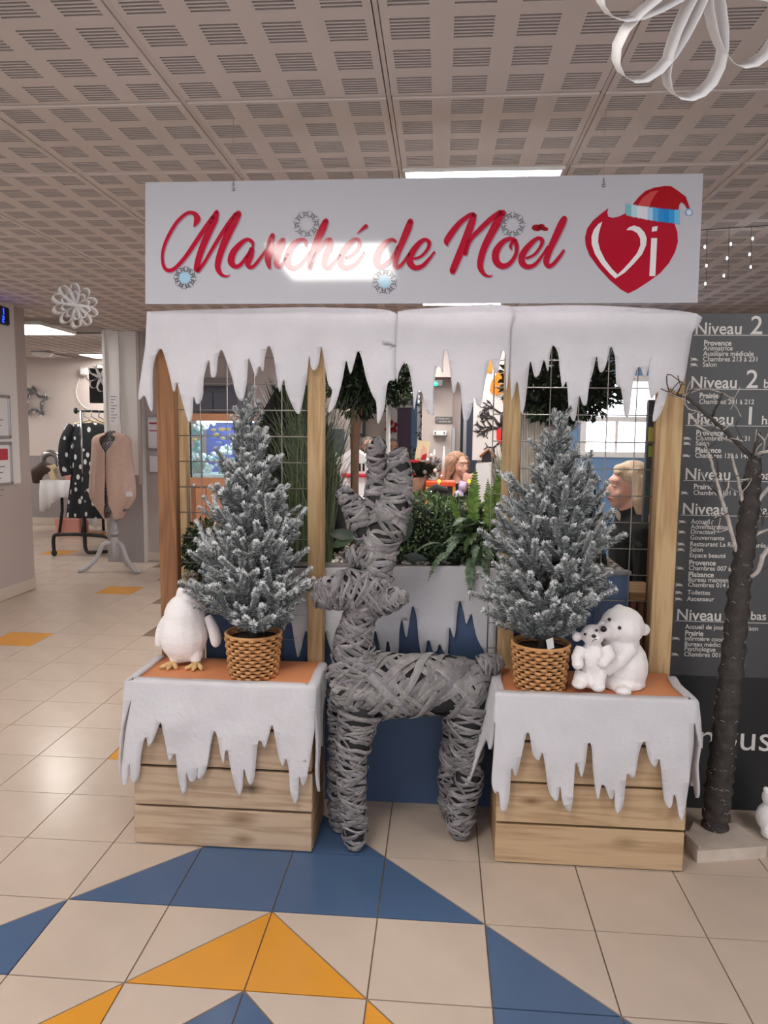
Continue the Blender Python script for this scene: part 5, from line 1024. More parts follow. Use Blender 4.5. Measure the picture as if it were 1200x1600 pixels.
# table with cloth and goods
yt2 = 7.6; a0 = PY(66, 742, yt2); a1 = PY(150, 740, yt2); zt2 = .78; t = thing('folding_table', ((a0.x+a1.x)/2, yt2+.3, 0), 'folding table with black legs at the back of the clothes room', 'table'); b = MB(); b.bbox((a0.x, yt2, zt2-.04), (a1.x, yt2+.65, zt2), .01); b.build('tabletop', 'white_paint', t)
for x in (a0.x+.25, a1.x-.2):
    b = MB(); b.tube([(x, yt2+.05, zt2-.04), (x, yt2+.05, .35), (x-.06, yt2+.05, .0)], .022, n=8); b.build('leg', 'black_plastic', t); b = MB(); b.tube([(x, yt2+.6, zt2-.04), (x, yt2+.6, 0)], .022, n=8); b.build('leg', 'black_plastic', t)
b = MB(); n = 26; top = zt2+.004
def hem(k): return [.50, .52, .44, .36, .30, .27, .27, .30, .36, .45, .58, .70, .76][min(12, k//2)]
vs = []
for k in range(n+1):
    x = a0.x-.03 + (a1.x-a0.x+.06)*k/n; hh = hem(k); vs += [(x, yt2+.66, top), (x, yt2-.01, top), (x, yt2-.04-.02*math.sin(k*1.3), top-.15), (x, yt2-.05-.03*math.sin(k*1.3), top-hh*.86)]
b.add(vs, [(k*4+j, k*4+4+j, k*4+5+j, k*4+1+j) for k in range(n) for j in range(3)], smooth=True)
o = b.build('tablecloth', 'paper'); o.modifiers.new('thick', 'SOLIDIFY').thickness = .004; tag(o, 'white tablecloth hanging unevenly over the folding table', 'tablecloth')
mat('leather', (66, 48, 40), .6); mat('book_cream', (226, 206, 170), .6); mat('book_pink', (216, 150, 136), .6); mat('tin', (150, 150, 150), .4)
p = PY(70, 738, yt2+.1); b = MB(); b.tube([p+Vector((-.14, 0, -.16)), p+Vector((-.1, -.02, .0)), p+Vector((.0, 0, .07)), p+Vector((.14, 0, .05))], [.05, .1, .1, .06], n=10); tag(remesh(b.build('leather_bag', 'leather'), .02, 3), 'dark brown leather bag lying over the table corner', 'bag')
p = PY(80, 722, yt2+.2); b = MB(); b.tube([p+Vector((.13*math.cos(k*.4), 0, .13*math.sin(k*.4))) for k in range(17)], .05, n=8, cap=False); b.v = [(x, y, z) for x, y, z in b.v]; tag(b.build('knitted_ring', 'tinsel'), 'round grey wound scarf standing on the table', 'scarf')
for px, m, hh, tl in ((86, 'book_cream', .22, -.15), (92, 'book_cream', .18, .2), (97, 'paper', .19, -.3), (104, 'book_pink', .13, .1)):
    p = PY(px, 739, yt2+.08); b = MB(); b.bbox((-.07, 0, 0), (.07, .02, hh), .003, M=tr(p.x, p.y, top+.004) @ rx(.25) @ ry(tl)); tag(b.build('card', m), {'book_cream': 'cream card standing on the white table' + (' next to the scarf' if px < 90 else ' in the middle'), 'paper': 'white card leaning on the table goods', 'book_pink': 'pinkish card at the table end by the dress'}[m], 'card')
p = PY(97, 716, yt2+.3); b = MB(); b.bbox((p.x-.11, p.y, top), (p.x+.11, p.y+.1, p.z+.08), .01); tag(b.build('goods_box', 'tin'), 'grey box standing at the back of the white table', 'box')
p = PY(103, 815, yt2+.3); b = MB(); b.bbox((p.x-.12, p.y-.1, .03), (p.x+.25, p.y+.2, .24), .01); o = b.build('storage_crate', 'book_pink'); tag(o, 'crate of wares under the folding table', 'crate'); o.location.z = -.03
# clothes rack and hanging clothes
yr = 5.95; zr_ = PY(130, 642, yr).z; x0 = PY(126, 642, yr).x; x1 = PY(163, 642, yr).x; mat('rack_black', (20, 19, 20), .4); mat('chrome', (190, 190, 192), .2, metal=1.0)
t = thing('clothes_rack', (x0, yr, 0), 'black rolling clothes rack with chrome upright beside the column', 'clothes rack')
rc = PZ(128, 856, 0); yr2 = rc.y; 
b = MB(); b.tube([(x0, yr, .12), (x0, yr, .95)], .022, n=10); b.build('upright', 'rack_black', t); b = MB(); b.tube([(x0, yr, .95), (x0, yr, zr_)], .016, n=10); b.build('chrome_upright', 'chrome', t)
b = MB(); b.tube([(x0-.07, yr, zr_), (x0-.05, yr, zr_)], .035, n=10); b.tube([(x0-.05, yr, zr_), (x0+.2, yr+.35, zr_), (x0+.5, yr+.85, zr_)], .014, n=10); b.build('rail', 'rack_black', t)
b = MB(); pts = [(x0-.36, yr-.05, .05), (x0-.36, yr-.05, .22), (x0-.30, yr-.04, .26), (x0, yr, .26), (x0+.28, yr-.06, .25), (x0+.35, yr-.08, .2), (x0+.36, yr-.08, .05)]; b.tube([Vector(p) for p in smoothpts(pts, 5)], .022, n=8); b.tube([Vector(p) for p in smoothpts([(x0, yr, .30), (x0+.01, yr, .08), (x0+.12, yr+.03, .045), (x0+.5, yr+.3, .06)], 5)], .022, n=8); b.build('foot_tube', 'rack_black', t)
for x, y in ((x0-.36, yr-.05), (x0+.36, yr-.08)): b = MB(); b.ell((x, y, .04), (.035, .025, .04)); b.build('caster', 'rack_black', t)
mat('bead', (196, 192, 196), .3)
DRS = mat('print_dress', (24, 27, 32), .85); _n = DRS.node_tree; _v = _n.nodes.new('ShaderNodeTexVoronoi'); _v.inputs['Scale'].default_value = 11; _t = _n.nodes.new('ShaderNodeTexCoord'); _mp = _n.nodes.new('ShaderNodeMapping'); _mp.inputs['Scale'].default_value = (1.3, 1.3, .8); _n.links.new(_t.outputs['Object'], _mp.inputs[0]); _n.links.new(_mp.outputs[0], _v.inputs[0]); _r = _n.nodes.new('ShaderNodeValToRGB'); _r.color_ramp.elements[0].position = .26; _r.color_ramp.elements[0].color = lin((206, 208, 208)); _r.color_ramp.elements[1].position = .30; _r.color_ramp.elements[1].color = lin((24, 27, 32)); _n.links.new(_v.outputs['Distance'], _r.inputs[0]); _n.links.new(_r.outputs[0], _n.nodes['Principled BSDF'].inputs['Base Color'])
def dress(c, label, wd, hang, y, a):
    t = thing('hanging_dress', (c.x, y, c.z), label, 'dress', 'clothes on the rack'); M = tr(c.x, y, 0) @ rz(a); rnd = random.Random(int(y*100)); z1 = c.z-.12; b = MB()
    prof_ = [(0, .10, .05), (.04, .20, .06), (.12, .23, .07), (.30, .20, .08), (.55, .21, .09), (.85, .25, .11), (hang, .29, .12)]; N = 40; vs = []; q = smoothpts(prof_, 8)
    for (d, hw, hd) in q:
        for j in range(N): an = 2*math.pi*j/N; rp = 1 + .10*math.sin(an*7)*min(1, d*1.5); vs.append(M @ Vector((hw*wd/.29*math.cos(an)*rp, hd*math.sin(an)*rp, z1-d)))
    dark = (.008, .010, .014); wht = (.55, .58, .58); cents = [(rnd.uniform(0, N), rnd.uniform(.05, hang)) for _ in range(150)]
    for i in range(len(q)-1):
        for j in range(N):
            d = q[i][0]; near = min((min(abs(j-u), N-abs(j-u))*.035)**2 + (d-v)**2*1.0 for u, v in cents); b.add([vs[i*N+j], vs[i*N+(j+1) % N], vs[(i+1)*N+(j+1) % N], vs[(i+1)*N+j]], [(0, 3, 2, 1)], col=wht if near < .0010 else dark, smooth=True)
    b.build('dress_body', 'print_dress', t)
    for sx in (-1, 1):
        b = MB(); pts = [M @ Vector((sx*wd*.66, 0, z1-.03)), M @ Vector((sx*(wd*.66+.09), -.01, z1-.22)), M @ Vector((sx*(wd*.66+.11), -.02, z1-.46)), M @ Vector((sx*(wd*.66+.08), -.02, z1-.62))]; pp = [Vector(p) for p in smoothpts([tuple(p) for p in pts], 5)]; nn = 10
        fr_ = frames(pp); 
        for i in range(len(pp)-1):
            for j in range(nn):
                P_ = lambda ii, jj: pp[ii] + fr_[ii][1]*(.062*math.cos(jj*2*math.pi/nn)) + fr_[ii][2]*(.062*math.sin(jj*2*math.pi/nn)); b.add([P_(i, j), P_(i, j+1), P_(i+1, j+1), P_(i+1, j)], [(0, 1, 2, 3)], col=wht if rnd.random() < .13 else dark, smooth=True)
        b.build('sleeve', 'print_dress', t)
    b = MB(); b.tube([M @ Vector((-wd*.62, 0, z1-.02)), M @ Vector((0, 0, z1+.04)), M @ Vector((wd*.62, 0, z1-.02))], .012, n=8); b.tube([M @ Vector((0, 0, z1+.04)), M @ Vector((0, 0, z1+.115)), M @ Vector((.025, 0, z1+.135)), M @ Vector((.03, 0, z1+.11))], .004, n=6); b.build('hanger', 'book_cream', t)
dress(PY(132, 645, yr+.06) + Vector((.05, 0, 0)), 'dark dress with white leaf print hanging foremost on the rack', .29, 1.12, yr+.08, .25)
dress(PY(143, 646, yr+.35) + Vector((.06, 0, 0)), 'second dark printed dress hanging behind the foremost one', .29, 1.16, yr+.38, .3)
b = MB()
for k in range(9): x = x0+.02+k*.05; b.tube([Vector((x, yr+.03+k*.085, zr_+.02)), Vector((x+.01, yr+.03+k*.085, zr_+.01)), Vector((x, yr+.03+k*.085, zr_-.06)), Vector((x+.1, yr+.03+k*.085, zr_-.12))], .006, n=5)
tag(b.build('spare_hangers', 'chrome'), 'cluster of wire hangers along the rack rail', 'hangers', kind='stuff')
# dress form with a poncho
ym = 5.12; mat('form_grey', (176, 172, 176), .6); mat('poncho', (196, 166, 152), .9, noise=.05, nscale=30, bump=.3, bscale=80); CHK = bpy.data.materials.new('check'); CHK.use_nodes = True; MATS['check'] = CHK; nt = CHK.node_tree; ck = nt.nodes.new('ShaderNodeTexChecker'); ck.inputs['Scale'].default_value = 60; ck.inputs[1].default_value = lin((48, 46, 50)); ck.inputs[2].default_value = lin((150, 146, 150)); tc_ = nt.nodes.new('ShaderNodeTexCoord'); nt.links.new(tc_.outputs['Object'], ck.inputs[0]); nt.links.new(ck.outputs[0], nt.nodes['Principled BSDF'].inputs['Base Color'])
cm = PY(174, 680, ym); mx = cm.x; t = thing('dress_form', (mx, ym, 0), 'dress form with checked cloth bust on a grey three-legged stand', 'mannequin')
zb0 = PY(174, 798, ym).z; zn = PY(172, 678, ym).z; b = MB(); q = smoothpts([(.001, zn+.035), (.045, zn+.03), (.05, zn-.02), (.09, zn-.07), (.16, zn-.12), (.165, zn-.3), (.13, zn-.45), (.17, zb0+.05), (.15, zb0)], 4); b.lathe((mx, ym, 0), q, n=24); b.v = [(x, ym+(y-ym)*.7, z) for x, y, z in b.v]; b.build('bust', 'check', t)
b = MB(); b.lathe((mx, ym, 0), [(.02, zb0+.02), (.035, zb0-.05), (.03, zb0-.3), (.045, .45), (.03, .38), (.05, .3), (.04, .12), (.001, .115)], n=14); b.build('column', 'form_grey', t)
for a in (-2.6, -.5, 1.57):
    d = Vector((math.cos(a), math.sin(a)*.9, 0)); b = MB(); b.tube([Vector(p) for p in smoothpts([tuple(Vector((mx, ym, .30))+d*.03), tuple(Vector((mx, ym, .28))+d*.12), tuple(Vector((mx, ym, .13))+d*.2), tuple(Vector((mx, ym, .035))+d*.32), tuple(Vector((mx, ym, .025))+d*.38)], 4)], .024, n=8); b.build('leg', 'form_grey', t)
b = MB(); N = 48; rows = [(0, .055, .06), (.025, .15, .08), (.06, .195, .10), (.12, .205, .12), (.30, .215, .14), (.48, .228, .15), (.62, .235, .15), (.70, .205, .145), (.78, .15, .13), (.88, .085, .11)]; q = smoothpts(rows, 5); vs = []; z1 = zn-.02
for (d, hw, hd) in q:
    for j in range(N+1):
        an = -math.pi/2 + .0 + (j/N)*2*math.pi; gap = .02 + max(0, .62*(1-d/.17)) + max(0, (d-.45)*.35) + max(0, (d-.72)*2.2); an = -math.pi/2 + gap + (j/N)*(2*math.pi - 2*gap)
        rp = 1 + .05*math.sin(an*9 + d*2)*min(1, d*2); vs.append((mx+.0+hw*math.cos(an)*rp, ym+(hd+.02)*math.sin(an)*rp, z1-d + .05*math.cos(an)**2*(1 if d < .1 else 0)*.6))
b.add(vs, [(i*(N+1)+j, i*(N+1)+j+1, (i+1)*(N+1)+j+1, (i+1)*(N+1)+j) for i in range(len(q)-1) for j in range(N)], smooth=True); o = b.build('poncho', 'poncho'); o.modifiers.new('thick', 'SOLIDIFY').thickness = .006; tag(o, 'dusty pink knitted poncho draped over the dress form', 'poncho')
p = PY(202, 772, ym-.2); b = MB(); b.bbox((p.x-.035, p.y-.004, p.z-.025), (p.x+.035, p.y, p.z+.025), .001); b.tube([p+Vector((0, 0, .02)), p+Vector((.02, .03, .06))], .002, n=4); tag(b.build('price_tag', 'paper'), 'small white price tag on the poncho sleeve', 'tag')
p0, p1_ = PY(170, 613, 5.59), PY(188, 663, 5.59); b = MB(); b.box((p0.x, 5.585, p1_.z), (p1_.x, 5.594, p0.z)); o = b.build('paper_notice', 'paper'); tag(o, 'white printed notice taped to the column', 'notice'); b = MB()
for k in range(9): b.box((p0.x+.02, 5.5838, p0.z-.05-k*.034), (p1_.x-.03-.02*(k % 3), 5.5845, p0.z-.042-k*.034))
b.build('text_lines', 'text_grey', o)
# ================================================================ things on the corridor wall, seen past and through the stall
def slab(px0, py0, px1, py1, y, d, name, m, parent=None, bev=.004):
    a = PY(px0, py0, y); c = PY(px1, py1, y); b = MB(); b.bbox((min(a.x, c.x), y, min(a.z, c.z)), (max(a.x, c.x), y+d, max(a.z, c.z)), bev); return b.build(name, m, parent)
yc_ = 5.72
t = thing('notice_board', PY(236, 705, yc_), 'silver notice frame on the corridor wall just left of the stained post', 'frame'); slab(229, 650, 262, 704, yc_, .028, 'frame', 'frame_alu', t, .01); slab(231, 655, 260, 700, yc_-.003, .004, 'notice', 'paper', t, .001); slab(233, 660, 252, 663, yc_-.005, .002, 'red_line', 'red_print', t, .0005); slab(233, 672, 250, 674, yc_-.005, .002, 'red_line', 'red_print', t, .0005)
tag(slab(233, 712, 262, 738, yc_, .028, 'notice_sheet', 'paper'), 'plain white sheet on the corridor wall under the silver notice frame', 'notice')
t = thing('notice_board', PY(284, 702, yc_), 'narrow silver notice frame behind the pale rear post', 'frame'); slab(270, 652, 290, 703, yc_, .028, 'frame', 'frame_alu', t, .01); slab(272, 656, 287, 699, yc_-.003, .004, 'notice', 'paper', t, .001)
b = MB(); a = PY(293, 600, 5.70); b.box((a.x-.03, 5.69, 0), (a.x+.03, 5.749, 2.1)); struct('trim_2', b, 'white_paint')
# aquarium on its cabinet
mat('tank_oak', (196, 136, 98), .5, noise=.1, nscale=10); mat('tank_oak_dark', (150, 98, 68), .5); mat('tank_back', (12, 44, 130), .5, emit=.35); mat('coral_white', (226, 240, 240), .7, noise=.1, nscale=20, bump=.6, bscale=30); mat('coral_teal', (88, 168, 168), .6, noise=.35, nscale=18); mat('kelp', (96, 150, 120), .6, noise=.3, nscale=12); mat('fish_yellow', (240, 200, 60), .4); mat('fish_blue', (110, 150, 226), .4); mat('cupboard_grey', (92, 94, 106), .5); mat('tank_light', (235, 250, 255), .5, emit=7.0)
ya = 4.4; a = PY(296, 654, ya); e = PY(296, 746, ya); xa = a.x; xb = xa + 1.05; zt_, zb_ = a.z, e.z; zf = PY(296, 742, ya).z
aq = thing('aquarium', ((xa+xb)/2, ya+.25, 0), 'lit blue aquarium with white corals and yellow fish on an oak cabinet', 'aquarium')
b = MB(); b.bbox((xa, ya, .05), (xb, ya+.5, zb_), .005); b.build('cabinet', 'tank_oak_dark', aq)
n = 9
for k in range(n): 
    x0 = xa+.05+(xb-xa-.1)*k/n; b = MB(); b.bbox((x0, ya-.012, .10), (x0+(xb-xa-.1)/n-.006, ya, zb_-.10), .004); b.build('cabinet_slat', 'tank_oak', aq)
b = MB(); b.bbox((xa-.01, ya-.02, zb_-.085), (xb+.01, ya+.0, zb_), .006); b.build('cabinet_rail', 'tank_oak', aq); b = MB(); b.box((xa, ya-.001, 0), (xb, ya+.45, .05)); b.build('plinth', 'tank_oak', aq)
p = PY(302, 758, ya-.02); b = MB(); b.ell(p, (.02, .008, .02)); b.build('lock', 'frame_alu', aq)
b = MB(); b.bbox((xa-.015, ya-.02, zt_-.02), (xb+.015, ya+.52, zt_+.05), .008); b.build('lid', 'tank_oak', aq); b = MB(); b.box((xa+.03, ya+.12, zt_-.030), (xb-.03, ya+.36, zt_-.021)); b.build('tank_lamp', 'tank_light', aq)
b = MB(); b.box((xa+.01, ya+.47, zb_), (xb-.01, ya+.49, zt_-.02)); b.build('blue_back', 'tank_back', aq)
mat('glass_clear', (240, 250, 252), .02, trans=1.0); b = MB(); b.box((xa, ya, zb_), (xb, ya+.006, zt_-.02)); b.build('front_glass', 'glass_clear', aq)
b = MB()
for xx in (xa, xa+.10, xb-.015): b.box((xx, ya-.003, zb_), (xx+.014, ya+.012, zt_))
b.build('black_edge', 'black_plastic', aq)
rnd = random.Random(6)
b = MB(); b.box((xa+.01, ya+.02, zb_), (xb-.01, ya+.46, zb_+.03)); b.build('gravel', 'coral_white', aq)
for px, py, m, r in ((302, 672, 'coral_teal', .07), (312, 666, 'coral_white', .05), (300, 700, 'coral_teal', .08), (300, 728, 'coral_teal', .09), (310, 715, 'coral_white', .07), (340, 712, 'coral_white', .07), (352, 704, 'coral_white', .06), (345, 722, 'coral_teal', .06), (330, 730, 'coral_white', .06), (362, 700, 'coral_white', .06), (385, 700, 'coral_white', .07), (322, 664, 'coral_white', .05), (375, 722, 'coral_teal', .07)):
    b = MB(); c = PY(px, py, ya+.22)
    for k in range(9): b.ell(c+Vector((rnd.uniform(-r, r), rnd.uniform(-.1, .1), rnd.uniform(-r, r)*.6)), rnd.uniform(.25, .5)*r, nu=7, nv=5)
    b.build('coral', m, aq)
for k in range(8): x = PY(298+k*4.5 + (22 if k > 4 else 0), 735, ya+.15).x; b = MB(); b.tube([Vector((x, ya+.15, zb_+.02)), Vector((x+.02, ya+.15, zb_+.12)), Vector((x-.01, ya+.15, zb_+.2))], [.012, .01, .003], n=6); b.build('water_plant', 'kelp', aq)
for px, py, m, s, lab in ((347, 671, 'fish_yellow', 1, 'largest yellow fish of the upper shoal in the aquarium'), (357, 671, 'fish_yellow', .8, 'yellow fish close behind the largest one in the aquarium'), (334, 672, 'fish_yellow', .8, 'yellow fish leading the upper shoal near the white coral'), (338, 679, 'fish_yellow', .9, 'yellow fish just below the upper shoal in the aquarium'), (348, 685, 'fish_yellow', .8, 'lowest yellow fish in the open blue water'), (335, 683, 'fish_blue', .9, 'pale blue fish beside the yellow shoal'), (342, 692, 'fish_blue', .9, 'lowest pale blue fish over the white coral'), (304, 687, 'fish_yellow', .8, 'lone yellow fish between the teal corals'), (365, 690, 'fish_blue', .8, 'pale blue fish nearest the flocked fir')):
    c = PY(px, py, ya+.10); b = MB(); b.ell(c, (.034*s, .01, .016*s), nu=10, nv=7); b.add([c+Vector((.028*s, 0, 0)), c+Vector((.052*s, 0, .018*s)), c+Vector((.052*s, 0, -.018*s))], [(0, 1, 2), (2, 1, 0)]); tag(b.build('fish', m), lab, 'fish', 'fish in the aquarium')
# cupboards over the aquarium
t = thing('wall_cupboard', PY(340, 644, 5.5), 'grey blue cupboard above the aquarium behind the wire grid', 'cupboard')
slab(299, 598, 372, 646, 5.35, .39, 'body', 'cupboard_grey', t)
for q in ((300, 612, 332, 645), (333, 612, 366, 645)): slab(*q, 5.335, .014, 'door', 'cupboard_grey', t)
tag(slab(296, 590, 354, 603, 5.2, .5, 'wall_radiator', 'text_grey'), 'dark grey vent box over the grey blue cupboard', 'vent')
# pink stretch of the corridor wall and slate door by the left ficus
t = thing('slate_door', PY(520, 730, 5.7), 'slate blue door panel left of the slim brown trunk', 'door'); slab(508, 670, 537, 850, 5.70, .045, 'panel', 'wall_slate', t)
# ================================================================ far dining wall
yd = 8.985; mat('picture_grey', (98, 98, 100), .5); mat('purple_door', (92, 72, 96), .5); mat('red_deco', (186, 30, 46), .8); mat('green_led', (30, 230, 160), .4, emit=5.0); mat('sky_light', (236, 242, 255), .5, emit=3.2); mat('slate_dark', (56, 66, 88), .5); mat('sign_grey', (92, 90, 92), .5); mat('orange_print', (236, 132, 24), .6); mat('silhouette', (44, 34, 36), .7); mat('red_flower', (226, 44, 44), .7); mat('dark_glass', (40, 48, 58), .1)
# window wall on the right with daylight
yw_ = 4.3
b = MB(); l = PY(885, 600, yw_).x
def wallpiece(b, q, y=yw_, d=.12): a = PY(q[0], q[1], y); c = PY(q[2], q[3], y); b.box((a.x, y, max(0, c.z)), (c.x, y+d, min(H+.02, a.z)))
xw0, xw1 = PY(917, 640, yw_).x, PY(1010, 640, yw_).x + .12; zw0, zw1 = PY(960, 706, yw_).z, PY(960, 596, yw_).z
b.box((l, yw_, 0), (xw0-.05, yw_+.12, H+.02)); b.box((xw0-.05, yw_, 0), (xw1+.12, yw_+.12, zw0-.05)); b.box((xw0-.05, yw_, zw1+.05), (xw1+.12, yw_+.12, H+.02)); b.box((xw1+.05, yw_, zw0-.05), (xw1+.12, yw_+.12, zw1+.05))
struct('wall_window', b, 'wall_blue', 'light blue wall with a bright window behind the blonde person', 'wall')
b = MB(); f = .05; zm = PY(960, 655, yw_).z; xm = PY(965, 650, yw_).x
for lo, hi in (((xw0-f, zw0-f), (xw1+f, zw0)), ((xw0-f, zw1), (xw1+f, zw1+f)), ((xw0-f, zw0), (xw0, zw1)), ((xw1, zw0), (xw1+f, zw1)), ((xw0, zm-.022), (xw1, zm+.022))): b.box((lo[0], yw_-.012, lo[1]), (hi[0], yw_+.06, hi[1]))
win = struct('window_1', b, 'white_paint', 'bright window with white frame in the blue wall', 'window')
b = MB(); b.box((xm-.012, yw_+.01, zw0), (xm+.012, yw_+.05, zm-.022)); b.build('glazing_bar', 'white_paint', win)
for z0, z1 in ((zw0, zm-.022), (zm+.022, zw1)): b = MB(); b.box((xw0, yw_+.055, z0), (xw1, yw_+.058, z1)); b.build('pane', 'sky_light', win)
mat('pillar_dark', (78, 80, 84), .5); mat('yellow_tab', (206, 192, 84), .6); mat('green_tab', (150, 176, 60), .6); mat('teal_tab', (24, 112, 104), .6); mat('blue_tab', (44, 96, 128), .6)
t = thing('colour_panel', (PY(1018, 900, .85).x, .85, 0), 'dark upright panel with small coloured tabs behind the right post', 'panel'); a = PY(1013, 640, .85).x; c = PY(1034, 640, .85).x; b = MB(); b.bbox((a, .85, 0), (c+.06, .88, 1.66), .003); b.build('upright', 'pillar_dark', t)
for py0, py1, m in ((668, 690, 'yellow_tab'), (697, 714, 'green_tab'), (757, 774, 'teal_tab'), (804, 830, 'paper'), (890, 912, 'blue_tab'), (915, 936, 'paper')): slab(1014, py0, 1033, py1, .845, .004, 'coloured_tab', m, t, .0005)
t = thing('wooden_stool', PY(992, 948, 1.15)*1, 'low wooden stool beside the planter end behind the polar bears', 'stool'); t.location = (PY(992, 948, .55).x+.02, .62, 0); zq = PY(992, 926, .5).z
b = MB(); b.bbox((t.location.x-.06, .50, zq-.035), (t.location.x+.07, .74, zq), .006); b.build('seat', 'beam_pale', t)
for sx in (-1, 1):
    for sy in (-1, 1): b = MB(); b.bbox((t.location.x+.005+sx*.04-.012, .62+sy*.09-.012, 0), (t.location.x+.005+sx*.04+.012, .62+sy*.09+.012, zq-.035), .003); b.build('leg', 'tank_oak_dark', t)
# columns and wall pieces of the dining area
yv = 6.4; b = MB(); a = PY(660, 600, yv).x; c = PY(708, 600, yv).x; b.box((a, yv, 0), (c, yv+.3, H+.02)); b.box((c, yv+.1, 0), (c+.10, yv+.4, H+.02)); struct('wall_pillar', b, 'wall_greige', 'greige pillar with the restaurant sign and green exit light', 'pillar')
b = MB(); a0_ = PY(660, 592, yv-.35); b.box((a-.4, yv-.3, PY(690, 592, yv).z), (c+1.0, yv, H)); struct('trim_3', b, 'wall_greige')
t = thing('exit_light', PY(680, 600, yv-.33), 'small exit light with a glowing green lens above the pillar', 'lamp'); slab(676, 594, 692, 604, yv-.36, .06, 'housing', 'sign_grey', t, .008); b = MB(); b.ell(PY(681, 600, yv-.365), .022, nu=10, nv=7); b.build('green_lens', 'green_led', t)
t = thing('restaurant_sign', PY(693, 662, yv), 'grey sign plate reading Restaurant La Reine des prés on the pillar', 'sign'); slab(680, 651, 707, 661, yv-.02, .019, 'plate', 'sign_grey', t, .001)
u_ = MPP(yv); text('Restaurant', PY(685.5, 655.2, yv)+Vector((0, -.0205, 0)), 2.6*u_, t); text('La Reine des', PY(685.5, 659.8, yv)+Vector((0, -.0205, 0)), 2.6*u_, t); b = MB(); b.ell(PY(683, 654.5, yv-.0205), (.008, .001, .008), nu=8, nv=5); b.build('pictogram', 'letter_white', t)
t = thing('gel_dispenser', PY(688, 680, yv), 'white hand gel dispenser box on the pillar', 'dispenser'); slab(677, 673, 698, 681, yv-.10, .099, 'body', 'white_paint', t, .01)
for px in (680, 694): slab(px-.8, 674.5, px+.8, 678.5, yv-.103, .004, 'button', 'black_plastic', t, .0005)
slab(706, 668, 711, 720, yv-.05, .15, 'pipe', 'frame_alu'); tag(bpy.data.objects['pipe'], 'pale vertical pipe at the corner of the pillar', 'pipe')
b = MB(); b.box((PY(711, 600, yv+.42).x, yv+.42, 0), (PY(748, 600, yv+.42).x, yv+.5, 2.3)); struct('door_1', b, 'slate_dark', 'dark slate blue door right of the pillar', 'door')
b = MB()
for px in (719, 728): x = PY(px, 600, yv+.41).x; b.box((x-.02, yv+.40, 0), (x+.02, yv+.42, 2.3))
b.build('door_mullion', 'frame_alu', bpy.data.objects['door_1']); slab(712, 640, 719, 850, yv+.40, .019, 'pane', 'dark_glass', bpy.data.objects['door_1'], .001)
# left part of the far wall: pictures, door, flower, white poles
t = thing('ornament_picture', PY(545, 690, yd), 'dark framed picture with rows of pale ornaments behind the ficus trunk', 'picture'); slab(537, 620, 571, 682, yd-.03, .028, 'frame', 'picture_grey', t); slab(538.5, 622, 566, 677, yd-.034, .004, 'mount', 'paper', t, .001)
for i in range(4):
    for j in range(6): 
        c = PY(543+i*6.2, 629+j*8.2, yd-.036); b = MB(); b.lathe((0, 0, 0), [(.02, -.003), (.02, .003), (.011, .003), (.011, -.003), (.02, -.003)], n=10, cap=False); M = tr(c) @ rx(math.pi/2) @ Matrix.Diagonal((1, 1.4, 1, 1)); b.v = [tuple(M @ Vector(v)) for v in b.v]; b.build('ornament', 'picture_grey', t)
b = MB(); x0 = PY(604, 640, 8.9).x; x1 = PY(621, 640, 8.9).x; b.box((x0, 8.90, 0), (x1, 8.99, 2.25)); struct('trim_4', b, 'white_paint')
b = MB(); b.box((PY(621, 640, 8.9).x, 8.90, 0), (PY(643, 640, 8.9).x, 8.95, PY(630, 637, 8.9).z)); d2 = struct('door_2', b, 'purple_door', 'dark purple door in the far dining wall', 'door')
slab(619, 633, 645, 637, 8.86, .04, 'door_head', 'white_paint', d2); b = MB(); b.box((PY(643, 640, 8.9).x, 8.88, 0), (PY(652, 640, 8.9).x, 8.95, 2.4)); struct('wall_blue_strip', b, 'wall_blue')
b = MB(); b.box((PY(652, 640, 8.2).x, 8.2, 0), (PY(656, 640, 8.2).x, 8.3, 2.4)); struct('trim_5', b, 'white_paint')
b = MB(); xq = PY(607, 690, 7.4).x; b.tube([(xq, 7.4, 0), (xq, 7.4, H)], .022, n=10); struct('trim_6', b, 'white_paint')
t = thing('wreath', PY(610, 665, 8.85), 'small red wreath hanging beside the purple door', 'decoration'); b = MB(); rnd = random.Random(3)
for k in range(40): a = rnd.uniform(0, 6.28); r = 9*MPP(8.85)*rnd.uniform(.4, 1); b.ell(PY(611, 666, 8.84)+Vector((r*math.cos(a), rnd.uniform(-.02, .02), r*math.sin(a)*1.1)), rnd.uniform(.015, .03), nu=6, nv=4)
b.build('red_petals', 'red_deco', t, kind='stuff')
# curtain of fairy lights
mat('fairy', (240, 246, 255), .4, emit=14.0); mat('light_wire', (70, 66, 66), .6)
def fairy(x0, x1, y0, y1, z0, z1, n, m, lab, r=.006):
    t = thing('fairy_lights', ((x0+x1)/2, (y0+y1)/2, z1), lab, 'fairy lights'); w_ = MB(); g = MB()
    for k in range(n):
        f = (k+.5)/n; x = x0+(x1-x0)*f; y = y0+(y1-y0)*f; zz = z0 + (z1-z0)*rnd.random()*.5; w_.tube([(x, y, z1), (x+.01, y, zz)], .0012, n=4)
        for q in range(m): g.ell((x+rnd.uniform(-.015, .015), y, zz + (z1-zz)*(q+.3)/m*rnd.uniform(.85, 1)), (r*.8, r*.8, r*1.3), nu=6, nv=4)
    w_.tube([(x0, y0, z1), (x1, y1, z1)], .002, n=4); w_.build('cord', 'light_wire', t); g.build('bulbs', 'fairy', t, kind='stuff')
fairy(PY(636, 600, 7.6).x, PY(662, 600, 7.6).x, 7.6, 7.6, 1.9, H-.01, 6, 9, 'curtain of tiny white lights before the blue strip of the far wall', .011)
